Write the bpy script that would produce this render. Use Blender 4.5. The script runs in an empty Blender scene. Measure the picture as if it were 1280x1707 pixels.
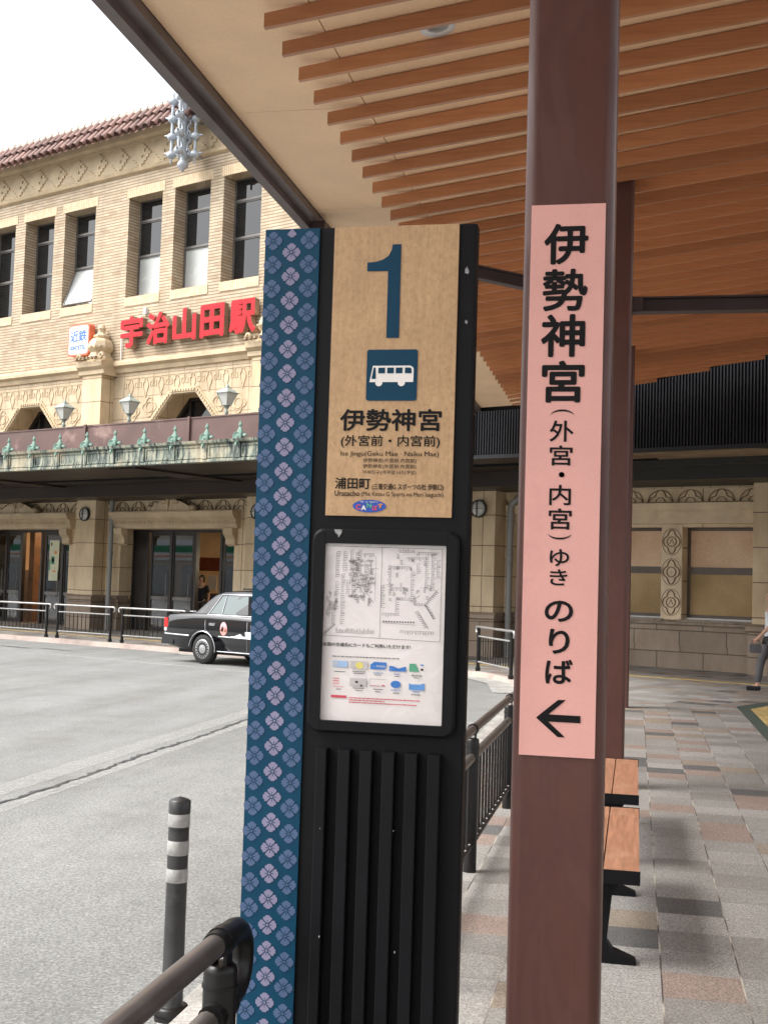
import bpy, bmesh, math, random
from mathutils import Vector, Matrix
from mathutils.geometry import tessellate_polygon
R = math.radians
random.seed(7)
SC = bpy.context.scene
COL = SC.collection

# ------------------------------------------------------------------ camera
cd = bpy.data.cameras.new("camera")
cam = bpy.data.objects.new("camera", cd)
COL.objects.link(cam)
cd.sensor_fit = 'VERTICAL'
cd.sensor_height = 24.0
cd.lens = 24.0 * 2030.0 / 1707.0
cd.clip_start = 0.05
cd.clip_end = 1200
cam.matrix_world = Matrix(((0.979, -0.018, 0.203, 0.0),
                           (0.201, -0.065, -0.977, 0.0),
                           (0.031, 0.998, -0.060, 1.6),
                           (0, 0, 0, 1)))
_m = cam.matrix_world.to_3x3()
_z = _m.col[2].normalized(); _x = _m.col[1].cross(_z).normalized(); _y = _z.cross(_x)
cam.matrix_world = Matrix(((_x.x, _y.x, _z.x, 0), (_x.y, _y.y, _z.y, 0), (_x.z, _y.z, _z.z, 1.6), (0, 0, 0, 1)))
SC.camera = cam

# ------------------------------------------------------------------ sky, sun, exposure (bright overcast day)
SUN_EL, SUN_TO = R(50), Vector((-0.93, -0.37, 0)).normalized()
w = bpy.data.worlds.new("World"); SC.world = w; w.use_nodes = True
nt = w.node_tree; nt.nodes.clear()
sky = nt.nodes.new("ShaderNodeTexSky"); sky.sky_type = 'NISHITA'; sky.sun_disc = False
sky.sun_elevation = SUN_EL
sky.sun_rotation = math.atan2(SUN_TO.x, SUN_TO.y)
sky.dust_density = 4.0; sky.air_density = 1.0; sky.ozone_density = 1.0
hs = nt.nodes.new("ShaderNodeHueSaturation"); hs.inputs['Saturation'].default_value = 0.18; hs.inputs['Value'].default_value = 1.35
bg = nt.nodes.new("ShaderNodeBackground"); bg.inputs[1].default_value = 0.15
wo = nt.nodes.new("ShaderNodeOutputWorld")
nt.links.new(sky.outputs[0], hs.inputs['Color']); nt.links.new(hs.outputs[0], bg.inputs[0]); nt.links.new(bg.outputs[0], wo.inputs[0])
sl = bpy.data.lights.new("sun", 'SUN'); sl.energy = 1.5; sl.angle = R(24); sl.color = (1.0, 0.95, 0.87)
so = bpy.data.objects.new("sun", sl); COL.objects.link(so)
_d = Vector((SUN_TO.x * math.cos(SUN_EL), SUN_TO.y * math.cos(SUN_EL), math.sin(SUN_EL)))
so.rotation_euler = _d.to_track_quat('Z', 'Y').to_euler()
SC.view_settings.view_transform = 'Standard'
SC.view_settings.look = 'None'
SC.view_settings.gamma = 1.0
SC.view_settings.exposure = 0.95

# ------------------------------------------------------------------ frames of reference
BROT = R(-24.1945)                       # the station front is turned against the platform
BR = Vector((math.cos(BROT), math.sin(BROT), 0)); BN = Vector((-math.sin(BROT), math.cos(BROT), 0))
def bw(s, n, z=0.0): return BR * s + BN * n + Vector((0, 0, z))
OFF = {}

# ------------------------------------------------------------------ materials
def srgb(r, g, b):
    f = lambda c: (c / 255 / 12.92) if c / 255 <= 0.04045 else ((c / 255 + 0.055) / 1.055) ** 2.4
    return (f(r), f(g), f(b))
def c4(c): return (c[0], c[1], c[2], 1)
class NT:
    def __init__(s, name):
        s.m = bpy.data.materials.new(name); s.m.use_nodes = True
        s.t = s.m.node_tree; s.b = s.t.nodes['Principled BSDF']
    def n(s, t, **k):
        o = s.t.nodes.new(t)
        for a, v in k.items():
            if a in o.inputs.keys(): o.inputs[a].default_value = v
            else: setattr(o, a, v)
        return o
    def l(s, a, b): s.t.links.new(a, b)
    def coord(s): return s.n("ShaderNodeTexCoord").outputs['Object']
    def noise(s, vec, scale, detail=3.0, rough=0.55):
        o = s.n("ShaderNodeTexNoise"); o.inputs['Scale'].default_value = scale; o.inputs['Detail'].default_value = detail
        o.inputs['Roughness'].default_value = rough
        s.l(vec, o.inputs['Vector']); return o.outputs['Fac']
    def ramp(s, fac, stops, const=False):
        o = s.n("ShaderNodeValToRGB"); r = o.color_ramp
        if const: r.interpolation = 'CONSTANT'
        while len(r.elements) < len(stops): r.elements.new(0.5)
        for e, (p, c) in zip(r.elements, stops): e.position = p; e.color = c4(c) if len(c) == 3 else c
        s.l(fac, o.inputs['Fac']); return o.outputs['Color']
    def mix(s, fac, a, b, mode='MIX'):
        o = s.n("ShaderNodeMix"); o.data_type = 'RGBA'; o.blend_type = mode
        for v, i in ((fac, 0), (a, 6), (b, 7)):
            if hasattr(v, 'is_linked'): s.l(v, o.inputs[i])
            elif isinstance(v, (int, float)): o.inputs[i].default_value = v
            else: o.inputs[i].default_value = c4(v)
        return o.outputs[2]
    def math(s, op, a, b=0.0, c=None):
        o = s.n("ShaderNodeMath"); o.operation = op
        for v, i in ((a, 0), (b, 1), (c, 2)):
            if v is None: continue
            if hasattr(v, 'is_linked'): s.l(v, o.inputs[i])
            else: o.inputs[i].default_value = v
        return o.outputs[0]
    def bump(s, h, strength=0.3, dist=0.01):
        o = s.n("ShaderNodeBump"); o.inputs['Strength'].default_value = strength; o.inputs['Distance'].default_value = dist
        s.l(h, o.inputs['Height']); s.l(o.outputs[0], s.b.inputs['Normal'])
    def scale(s, vec, v):
        o = s.n("ShaderNodeMapping"); o.inputs['Scale'].default_value = v; s.l(vec, o.inputs['Vector']); return o.outputs[0]

def pm(name, col, rough=0.5, var=0.12, sc=5.0, metal=0.0, bump=0.0, bsc=80.0, stain=None, spec=0.5, stretch=None, fine=0.0):
    t = NT(name); v = t.coord()
    vv = t.scale(v, stretch) if stretch else v
    f = t.noise(vv, sc, 4)
    lo = tuple(max(0, c * (1 - var * 2)) for c in col); hi = tuple(min(1, c * (1 + var * 2)) for c in col)
    c = t.ramp(f, [(0.3, lo), (0.7, hi)])
    if fine:
        f2 = t.noise(v, bsc, 2, 0.7)
        g = t.ramp(f2, [(0.3, (1 - fine,) * 3), (0.7, (1 + fine,) * 3)])
        c = t.mix(1.0, c, g, 'MULTIPLY')
    if stain:
        scol, ssc, lo_, hi_ = stain
        k = t.ramp(t.noise(v, ssc, 5, 0.65), [(lo_, (0, 0, 0)), (hi_, (1, 1, 1))])
        c = t.mix(k, c, scol)
    t.l(c, t.b.inputs['Base Color'])
    rr = t.math('MULTIPLY_ADD', f, 0.25, rough - 0.125)
    t.l(rr, t.b.inputs['Roughness'])
    t.b.inputs['Metallic'].default_value = metal
    t.b.inputs['Specular IOR Level'].default_value = spec
    if bump: t.bump(t.noise(v, bsc, 3), bump, 0.01)
    return t.m
def emi(name, col, st):
    t = NT(name); t.b.inputs['Base Color'].default_value = c4((0.8, 0.8, 0.8))
    t.b.inputs['Emission Color'].default_value = c4(col); t.b.inputs['Emission Strength'].default_value = st
    return t.m
def glass_dark(name, col=(0.012, 0.014, 0.016), rough=0.02, ior=1.6):
    t = NT(name); v = t.coord()
    t.b.inputs['Base Color'].default_value = c4(col); t.b.inputs['IOR'].default_value = ior
    t.b.inputs['Roughness'].default_value = rough
    t.bump(t.noise(v, 1.3, 2), 0.06, 0.02)
    return t.m
def glass_clear(name, tint=(0.9, 0.92, 0.9), fac=0.84):
    t = NT(name); t.t.nodes.remove(t.b)
    tr = t.n("ShaderNodeBsdfTransparent"); tr.inputs[0].default_value = c4(tint)
    gl = t.n("ShaderNodeBsdfGlossy"); gl.inputs['Roughness'].default_value = 0.02
    gl.inputs['Color'].default_value = (0.95, 0.97, 1, 1)
    lw = t.n("ShaderNodeFresnel"); lw.inputs['IOR'].default_value = 2.1
    mx = t.n("ShaderNodeMixShader")
    t.l(lw.outputs[0], mx.inputs[0]); t.l(tr.outputs[0], mx.inputs[1]); t.l(gl.outputs[0], mx.inputs[2])
    t.l(mx.outputs[0], t.t.nodes['Material Output'].inputs[0])
    return t.m

M = {}
M['dark_bronze'] = pm('dark_bronze', (0.035, 0.03, 0.028), 0.42, 0.1, 3, 0.3)
M['window_frame'] = pm('window_frame', (0.16, 0.15, 0.14), 0.4, 0.1, 3, 0.4)
M['bronze_light'] = pm('bronze_light', (0.105, 0.08, 0.062), 0.45, 0.1, 3, 0.2)
M['glass'] = glass_dark('glass')
M['glass_clear'] = glass_clear('glass_clear')
M['blind_or_glare'] = pm('blind_or_glare', (0.42, 0.44, 0.43), 0.25, 0.04, 2, spec=0.7)
M['terracotta'] = pm('terracotta', (0.56, 0.44, 0.285), 0.6, 0.09, 1.6, bump=0.1, bsc=40, stain=((0.41, 0.315, 0.20), 1.1, 0.55, 0.78))
M['terracotta_dark'] = pm('terracotta_dark', (0.22, 0.145, 0.08), 0.65, 0.1, 2.0)
M['granite'] = pm('granite', (0.27, 0.215, 0.165), 0.75, 0.16, 5, bump=0.4, bsc=30, stain=((0.42, 0.36, 0.28), 2.6, 0.55, 0.7), fine=0.25)
M['roof_tile'] = pm('roof_tile', (0.215, 0.125, 0.105), 0.65, 0.26, 2.4, bump=0.15, bsc=30, stain=((0.36, 0.25, 0.22), 3, 0.56, 0.75))
M['tile_cap'] = pm('tile_cap', (0.62, 0.56, 0.46), 0.7, 0.1, 3)
M['copper_brown'] = pm('copper_brown', (0.125, 0.072, 0.063), 0.5, 0.1, 1.2, 0.1, stain=((0.36, 0.24, 0.21), 0.9, 0.6, 0.75))
M['verdigris'] = pm('verdigris', (0.225, 0.345, 0.285), 0.7, 0.16, 4, stain=((0.07, 0.10, 0.085), 3, 0.56, 0.75))
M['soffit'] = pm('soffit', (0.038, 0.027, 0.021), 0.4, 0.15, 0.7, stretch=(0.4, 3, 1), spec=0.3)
M['black_metal'] = pm('black_metal', (0.0055, 0.0055, 0.007), 0.5, 0.1, 4, spec=0.18)
M['fascia_black'] = pm('fascia_black', (0.010, 0.010, 0.013), 0.55, 0.12, 3, spec=0.25)
M['rail_black'] = pm('rail_black', (0.010, 0.009, 0.009), 0.38, 0.15, 8, spec=0.35)
M['rail_brown'] = pm('rail_brown', (0.185, 0.163, 0.152), 0.32, 0.06, 10, 0.55)
M['rail_silver'] = pm('rail_silver', (0.42, 0.41, 0.40), 0.35, 0.08, 6, 0.6)
M['pillar_paint'] = None
M['ceiling_panel'] = pm('ceiling_panel', (0.90, 0.64, 0.41), 0.6, 0.03, 2.0, fine=0.06)
M['roof_top'] = pm('roof_top', (0.2, 0.2, 0.2), 0.6)
M['concrete'] = pm('concrete', (0.42, 0.41, 0.38), 0.85, 0.12, 3, bump=0.3, bsc=60, fine=0.2)
M['kerb_stone'] = pm('kerb_stone', (0.33, 0.315, 0.295), 0.85, 0.16, 1.4, bump=0.3, bsc=50, fine=0.3, stain=((0.22, 0.21, 0.19), 3, 0.5, 0.75))
M['kerb_pink'] = pm('kerb_pink', (0.46, 0.37, 0.33), 0.85, 0.16, 1.4, bump=0.3, bsc=50, stain=((0.30, 0.31, 0.24), 1.4, 0.58, 0.75), fine=0.2)
M['beam_paint'] = pm('beam_paint', (0.040, 0.024, 0.024), 0.4, 0.1, 3)
M['white_paint'] = pm('white_paint', (0.62, 0.62, 0.58), 0.7, 0.15, 5, stain=((0.2, 0.2, 0.19), 7, 0.5, 0.66))
M['white'] = pm('white', (0.74, 0.75, 0.76), 0.4, 0.04, 4)
M['interior_red'] = pm('interior_red', (0.22, 0.05, 0.035), 0.6)
M['sign_red'] = pm('sign_red', (0.56, 0.012, 0.022), 0.4, 0.05, 2, spec=0.25)
M['sign_red_side'] = pm('sign_red_side', (0.30, 0.19, 0.13), 0.5)
M['logo_blue'] = pm('logo_blue', (0.04, 0.16, 0.62), 0.4, 0.05)
M['logo_orange'] = pm('logo_orange', (0.70, 0.16, 0.08), 0.4, 0.05)
M['pale_metal'] = pm('pale_metal', (0.44, 0.48, 0.53), 0.4, 0.1, 5, 0.25)
M['lamp_green'] = pm('lamp_green', (0.36, 0.41, 0.37), 0.5, 0.12, 6, 0.05)
M['frosted'] = pm('frosted', (0.58, 0.58, 0.54), 0.35, 0.05, 4)
M['pipe_grey'] = pm('pipe_grey', (0.25, 0.25, 0.24), 0.45, 0.06, 3)
M['ink'] = pm('ink', (0.006, 0.0055, 0.006), 0.55, 0.1, 6, spec=0.2)
M['pink_sign'] = pm('pink_sign', srgb(230, 172, 163), 0.5, 0.025, 3, stain=(srgb(204, 146, 140), 3.5, 0.56, 0.95), fine=0.03, bsc=200)
M['strip_blue'] = pm('strip_blue', (0.0015, 0.046, 0.094), 0.5, 0.05, 3, spec=0.22)
M['flower_grey'] = pm('flower_grey', srgb(78, 97, 130), 0.5, 0.03, 6, spec=0.25)
M['flower_light'] = pm('flower_light', srgb(131, 128, 156), 0.5, 0.03, 6, spec=0.25)
M['sign_blue'] = pm('sign_blue', (0.0015, 0.044, 0.090), 0.5, 0.03, 3, spec=0.22)
M['bus_white'] = pm('bus_white', srgb(232, 228, 224), 0.45, 0.03, 9)
M['paper'] = pm('paper', srgb(228, 221, 219), 0.3, 0.025, 6, spec=0.5)
M['map_ink'] = pm('map_ink', srgb(104, 99, 102), 0.6, 0.15, 30)
M['card_blue'] = pm('card_blue', srgb(40, 120, 205), 0.5)
M['card_pale'] = pm('card_pale', srgb(160, 190, 226), 0.5)
M['card_yellow'] = pm('card_yellow', srgb(228, 214, 110), 0.5)
M['card_green'] = pm('card_green', srgb(80, 165, 130), 0.5)
M['card_red'] = pm('card_red', srgb(214, 70, 92), 0.5)
M['card_ghost'] = pm('card_ghost', srgb(196, 190, 190), 0.5)
M['oval_blue'] = pm('oval_blue', srgb(35, 75, 165), 0.4)
M['bench_wood'] = pm('bench_wood', (0.36, 0.175, 0.105), 0.5, 0.12, 5, stretch=(14, 0.8, 6), bump=0.06, stain=((0.46, 0.27, 0.18), 4, 0.56, 0.78))
M['bollard_grey'] = pm('bollard_grey', (0.030, 0.030, 0.031), 0.45, 0.2, 9, stain=((0.075, 0.075, 0.078), 5, 0.55, 0.7))
M['reflective'] = pm('reflective', (0.36, 0.355, 0.345), 0.5, 0.14, 16, stain=((0.22, 0.215, 0.205), 30, 0.5, 0.75))
M['car_paint'] = pm('car_paint', (0.006, 0.006, 0.008), 0.06, 0.03, 2, spec=1.0)
M['chrome'] = pm('chrome', (0.6, 0.6, 0.62), 0.15, 0.03, 3, 1.0)
M['tyre'] = pm('tyre', (0.018, 0.018, 0.018), 0.8, 0.15, 20)
M['hubcap'] = pm('hubcap', (0.42, 0.42, 0.43), 0.3, 0.05, 4, 0.7)
M['car_glass'] = glass_dark('car_glass', (0.10, 0.13, 0.13), 0.03, 1.7)
M['tail_red'] = pm('tail_red', (0.6, 0.03, 0.03), 0.2)
M['decal_pink'] = pm('decal_pink', (0.72, 0.30, 0.26), 0.4)
M['decal_pink_pale'] = pm('decal_pink_pale', (0.70, 0.42, 0.44), 0.4)
M['skin'] = pm('skin', (0.50, 0.29, 0.21), 0.5, 0.06, 6)
M['hair'] = pm('hair', (0.012, 0.010, 0.009), 0.5)
M['cloth_black'] = pm('cloth_black', (0.012, 0.013, 0.02), 0.85)
M['cloth_beige'] = pm('cloth_beige', (0.22, 0.16, 0.12), 0.85)
M['cloth_white'] = pm('cloth_white', (0.52, 0.55, 0.57), 0.85)
M['cloth_grey'] = pm('cloth_grey', (0.10, 0.095, 0.10), 0.85)
M['interior_wood'] = pm('interior_wood', (0.22, 0.115, 0.06), 0.5, 0.2, 2)
M['interior_wall'] = pm('interior_wall', (0.56, 0.43, 0.29), 0.7, 0.08, 1)
M['interior_dark'] = pm('interior_dark', (0.16, 0.13, 0.105), 0.6, 0.2, 1)
M['warm_light'] = emi('warm_light', (1.0, 0.64, 0.34), 15.0)
M['tube_light'] = emi('tube_light', (1.0, 0.85, 0.58), 22.0)
M['store_green'] = pm('store_green', (0.02, 0.22, 0.10), 0.5)
M['store_orange'] = pm('store_orange', (0.7, 0.25, 0.04), 0.5)
M['store_grey'] = pm('store_grey', (0.38, 0.37, 0.35), 0.7)
M['store_beige'] = pm('store_beige', (0.60, 0.52, 0.43), 0.7)
M['poster_cream'] = pm('poster_cream', (0.62, 0.62, 0.44), 0.5, 0.04)
M['magenta'] = pm('magenta', (0.3, 0.03, 0.16), 0.5)
M['tactile_yellow'] = pm('tactile_yellow', (0.46, 0.33, 0.13), 0.75, 0.12, 4, bump=0.2, fine=0.15, stain=((0.30, 0.23, 0.12), 3, 0.55, 0.7))
M['tactile_green'] = pm('tactile_green', (0.055, 0.075, 0.06), 0.75, 0.12, 20, fine=0.4, bsc=160)
M['crack_tar'] = pm('crack_tar', (0.055, 0.055, 0.055), 0.8, 0.3, 10)
M['gutter_pale'] = pm('gutter_pale', (0.32, 0.315, 0.30), 0.85, 0.12, 4, bump=0.3, fine=0.3, stain=((0.23, 0.22, 0.2), 2.5, 0.5, 0.7))
M['orange_leaf'] = pm('orange_leaf', (0.65, 0.25, 0.07), 0.5)
M['scratch'] = pm('scratch', (0.27, 0.27, 0.27), 0.6, 0.4, 60)

def pillar_mat():
    t = NT('pillar_paint'); v = t.coord()
    f = t.noise(v, 2.2, 4)
    c = t.ramp(f, [(0.3, srgb(84, 53, 47)), (0.7, srgb(95, 62, 55))])
    wv = t.n("ShaderNodeTexNoise"); wv.inputs['Scale'].default_value = 2.6; wv.inputs['Detail'].default_value = 6; wv.inputs['Distortion'].default_value = 2.2; t.l(t.scale(v, (1.6, 1, 0.55)), wv.inputs['Vector'])
    k = t.ramp(wv.outputs['Fac'], [(0.46, (0, 0, 0)), (0.55, (0.36, 0.36, 0.36)), (0.60, (0, 0, 0))])
    c = t.mix(k, c, srgb(78, 46, 44))
    dn = t.ramp(t.noise(t.scale(v, (30, 30, 2.2)), 1.0, 4, 0.7), [(0.55, (0, 0, 0)), (0.8, (0.2, 0.2, 0.2))])
    c = t.mix(dn, c, srgb(120, 84, 78))
    t.l(c, t.b.inputs['Base Color']); t.b.inputs['Specular IOR Level'].default_value = 0.4
    t.l(t.ramp(wv.outputs['Fac'], [(0.4, (0.30,) * 3), (0.6, (0.46,) * 3)]), t.b.inputs['Roughness'])
    t.bump(t.noise(v, 260, 2), 0.05, 0.002)
    return t.m
M['pillar_paint'] = pillar_mat()
def brick_mat():
    t = NT('roman_brick'); v = t.coord()
    sx = t.n("ShaderNodeSeparateXYZ"); t.l(v, sx.inputs[0])
    u = t.math('ADD', sx.outputs[0], sx.outputs[1])
    row = t.math('DIVIDE', sx.outputs[2], 0.092); rf = t.math('FRACT', row); ri = t.math('FLOOR', row)
    us = t.math('ADD', t.math('DIVIDE', u, 0.36), t.math('MULTIPLY', ri, 0.37)); uf = t.math('FRACT', us)
    cb = t.n("ShaderNodeCombineXYZ"); t.l(t.math('FLOOR', us), cb.inputs[0]); t.l(ri, cb.inputs[1])
    wn = t.n("ShaderNodeTexWhiteNoise"); wn.noise_dimensions = '2D'; t.l(cb.outputs[0], wn.inputs['Vector'])
    c = t.ramp(wn.outputs['Value'], [(0.0, (0.455, 0.355, 0.245)), (0.3, (0.55, 0.455, 0.33)), (0.75, (0.60, 0.51, 0.385)), (1.0, (0.50, 0.40, 0.285))])
    hj = t.math('LESS_THAN', rf, 0.27); vj = t.math('MULTIPLY', t.math('LESS_THAN', uf, 0.035), 0.35)
    c = t.mix(t.math('MAXIMUM', hj, vj), c, (0.285, 0.20, 0.12))
    k = t.ramp(t.noise(v, 0.7, 5, 0.6), [(0.3, (0.82, 0.80, 0.78)), (0.7, (1.06, 1.04, 1.02))])
    rs = t.ramp(t.noise(t.scale(v, (2.6, 2.6, 0.22)), 1.0, 5, 0.65), [(0.33, (0.88, 0.86, 0.84)), (0.55, (1.0, 1.0, 1.0))])
    c = t.mix(1.0, c, rs, 'MULTIPLY')
    t.l(t.mix(1.0, c, k, 'MULTIPLY'), t.b.inputs['Base Color']); t.b.inputs['Roughness'].default_value = 0.75
    t.bump(t.math('SUBTRACT', 1.0, hj), 0.8, 0.02)
    return t.m
def film_mat():
    t = NT('film'); t.t.nodes.remove(t.b); v = t.coord()
    tr = t.n("ShaderNodeBsdfTransparent"); gl = t.n("ShaderNodeBsdfGlossy"); gl.inputs['Roughness'].default_value = 0.12
    bp = t.n("ShaderNodeBump"); bp.inputs['Strength'].default_value = 0.55; bp.inputs['Distance'].default_value = 0.02
    nz = t.n("ShaderNodeTexNoise"); nz.inputs['Scale'].default_value = 9; nz.inputs['Distortion'].default_value = 1.5; t.l(v, nz.inputs['Vector'])
    t.l(nz.outputs['Fac'], bp.inputs['Height']); t.l(bp.outputs[0], gl.inputs['Normal'])
    fr_ = t.n("ShaderNodeFresnel"); mx = t.n("ShaderNodeMixShader"); mx.inputs[0].default_value = 0.045
    fr_.inputs['IOR'].default_value = 1.5; t.l(tr.outputs[0], mx.inputs[1]); t.l(gl.outputs[0], mx.inputs[2])
    t.l(mx.outputs[0], t.t.nodes['Material Output'].inputs[0]); return t.m
M['film'] = film_mat()
M['ground_stone_bounce'] = pm('ground_stone_bounce', (0.70, 0.56, 0.38), 0.6, 0.08, 1.6, stain=((0.52, 0.41, 0.27), 1.4, 0.55, 0.8))  # yellow-beige stone, its colour lightened to carry bounced light under the canopies
M['eave_paint'] = pm('eave_paint', (0.125, 0.098, 0.095), 0.42, 0.1, 2.5, stain=((0.075, 0.055, 0.053), 2, 0.5, 0.8))
M['brick'] = brick_mat()
def soldier_mat():
    t = NT('soldier_brick'); v = t.coord()
    sx = t.n("ShaderNodeSeparateXYZ"); t.l(v, sx.inputs[0])
    u = t.math('ADD', sx.outputs[0], sx.outputs[1])
    fr = t.math('FRACT', t.math('DIVIDE', u, 0.082)); ln = t.math('LESS_THAN', fr, 0.13)
    c = t.ramp(t.noise(v, 6, 3), [(0.3, (0.60, 0.45, 0.285)), (0.7, (0.76, 0.60, 0.41))])
    t.l(t.mix(ln, c, (0.25, 0.165, 0.095)), t.b.inputs['Base Color']); t.b.inputs['Roughness'].default_value = 0.75
    return t.m
M['soldier'] = soldier_mat()
def block_mat(name, c1, c2, mort, bw_, rh, off=0.5, zoff=0.0):
    t = NT(name); v = t.coord()
    sx = t.n("ShaderNodeSeparateXYZ"); t.l(v, sx.inputs[0])
    u = t.math('ADD', sx.outputs[0], sx.outputs[1]); zz = t.math('ADD', sx.outputs[2], zoff)
    cb = t.n("ShaderNodeCombineXYZ"); t.l(u, cb.inputs[0]); t.l(zz, cb.inputs[1])
    b = t.n("ShaderNodeTexBrick"); t.l(cb.outputs[0], b.inputs['Vector']); b.offset = off
    b.inputs['Scale'].default_value = 1.0; b.inputs['Brick Width'].default_value = bw_; b.inputs['Row Height'].default_value = rh
    b.inputs['Mortar Size'].default_value = 0.012; b.inputs['Mortar Smooth'].default_value = 0.3
    b.inputs['Color1'].default_value = c4(c1); b.inputs['Color2'].default_value = c4(c2); b.inputs['Mortar'].default_value = c4(mort)
    st = t.scale(v, (1.2, 1.2, 0.5))
    k = t.ramp(t.noise(st, 1.8, 5, 0.6), [(0.28, (0.74, 0.70, 0.66)), (0.62, (1.04, 1.03, 1.02))])
    t.l(t.mix(1.0, b.outputs['Color'], k, 'MULTIPLY'), t.b.inputs['Base Color']); t.b.inputs['Roughness'].default_value = 0.6
    t.bump(t.math('SUBTRACT', 1.0, b.outputs['Fac']), 0.5, 0.02)
    return t.m
M['pier_block'] = block_mat('pier_block', (0.60, 0.47, 0.295), (0.68, 0.55, 0.37), (0.20, 0.14, 0.085), 1.9, 0.72, 0.0, 0.27)
M['ground_block_bounce'] = block_mat('ground_block_bounce', (0.70, 0.555, 0.36), (0.77, 0.63, 0.43), (0.22, 0.15, 0.09), 1.9, 0.72, 0.0, 0.27)  # pier_block made yellower and lighter, with the under-canopy bounce light in its colour
M['wall_tile'] = block_mat('wall_tile', (0.54, 0.425, 0.28), (0.60, 0.485, 0.335), (0.29, 0.205, 0.125), 0.64, 0.66, 0.0, 0.2)
M['granite_block'] = block_mat('granite_block', (0.27, 0.205, 0.15), (0.35, 0.275, 0.205), (0.10, 0.075, 0.055), 1.05, 0.46, 0.5, 0.1)

def slat_mat():
    t = NT('slat_wood'); v = t.coord(); oi = t.n("ShaderNodeObjectInfo")
    st = t.scale(v, (0.7, 14, 14))
    f = t.noise(st, 3.2, 6, 0.7)
    c = t.ramp(f, [(0.25, (0.36, 0.142, 0.060)), (0.75, (0.56, 0.245, 0.112))])
    k = t.ramp(oi.outputs['Random'], [(0, (0.80, 0.78, 0.76)), (0.5, (0.98, 0.97, 0.96)), (1, (1.16, 1.15, 1.14))])
    t.l(t.mix(1.0, c, k, 'MULTIPLY'), t.b.inputs['Base Color']); t.b.inputs['Roughness'].default_value = 0.30; t.b.inputs['Specular IOR Level'].default_value = 0.75
    return t.m
M['slat_wood'] = slat_mat()
def panel_mat():
    t = NT('stone_grain_panel'); v = t.coord()
    f = t.noise(t.scale(v, (1, 1, 0.6)), 130, 4, 0.75); g = t.noise(v, 14, 4)
    st = t.noise(t.scale(v, (160, 160, 6)), 1.0, 2)
    c = t.ramp(f, [(0.25, srgb(164, 131, 95)), (0.5, srgb(187, 152, 113)), (0.75, srgb(196, 162, 123))])
    c = t.mix(1.0, c, t.ramp(g, [(0.3, (0.93, 0.92, 0.91)), (0.7, (1.05, 1.05, 1.05))]), 'MULTIPLY')
    c = t.mix(1.0, c, t.ramp(st, [(0.3, (0.93, 0.93, 0.93)), (0.7, (1.05, 1.05, 1.05))]), 'MULTIPLY')
    t.l(c, t.b.inputs['Base Color']); t.b.inputs['Roughness'].default_value = 0.5
    return t.m
M['panel'] = panel_mat()
def asphalt_mat():
    t = NT('asphalt'); v = t.coord()
    big = t.ramp(t.noise(v, 0.35, 5, 0.6), [(0.3, (0.86, 0.87, 0.86)), (0.7, (1.08, 1.07, 1.06))])
    mid = t.ramp(t.noise(v, 3.0, 4), [(0.3, (0.93, 0.93, 0.93)), (0.7, (1.05, 1.05, 1.05))])
    f = t.noise(v, 62, 4, 0.8)
    c = t.ramp(f, [(0.34, (0.10, 0.10, 0.10)), (0.45, (0.185, 0.189, 0.187)), (0.55, (0.25, 0.254, 0.25)), (0.63, (0.36, 0.352, 0.34)), (0.72, (0.43, 0.41, 0.395))])
    c = t.mix(1.0, t.mix(1.0, c, big, 'MULTIPLY'), mid, 'MULTIPLY')
    tr = t.ramp(t.noise(t.scale(v, (1.3, 0.10, 1)), 1.0, 4, 0.6), [(0.35, (0.84, 0.84, 0.83)), (0.6, (1.04, 1.04, 1.04))])
    c = t.mix(1.0, c, tr, 'MULTIPLY')
    sp = t.ramp(t.noise(v, 2.4, 3, 0.5), [(0.66, (0, 0, 0)), (0.74, (0.35, 0.35, 0.35))])
    c = t.mix(sp, c, (0.11, 0.11, 0.11))
    dirt = t.ramp(t.noise(v, 0.9, 5, 0.65), [(0.52, (0, 0, 0)), (0.75, (0.55, 0.55, 0.55))])
    c = t.mix(dirt, c, (0.15, 0.14, 0.12))
    t.l(c, t.b.inputs['Base Color']); t.b.inputs['Roughness'].default_value = 0.8
    t.bump(f, 0.5, 0.01)
    return t.m
M['asphalt'] = asphalt_mat()
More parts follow.
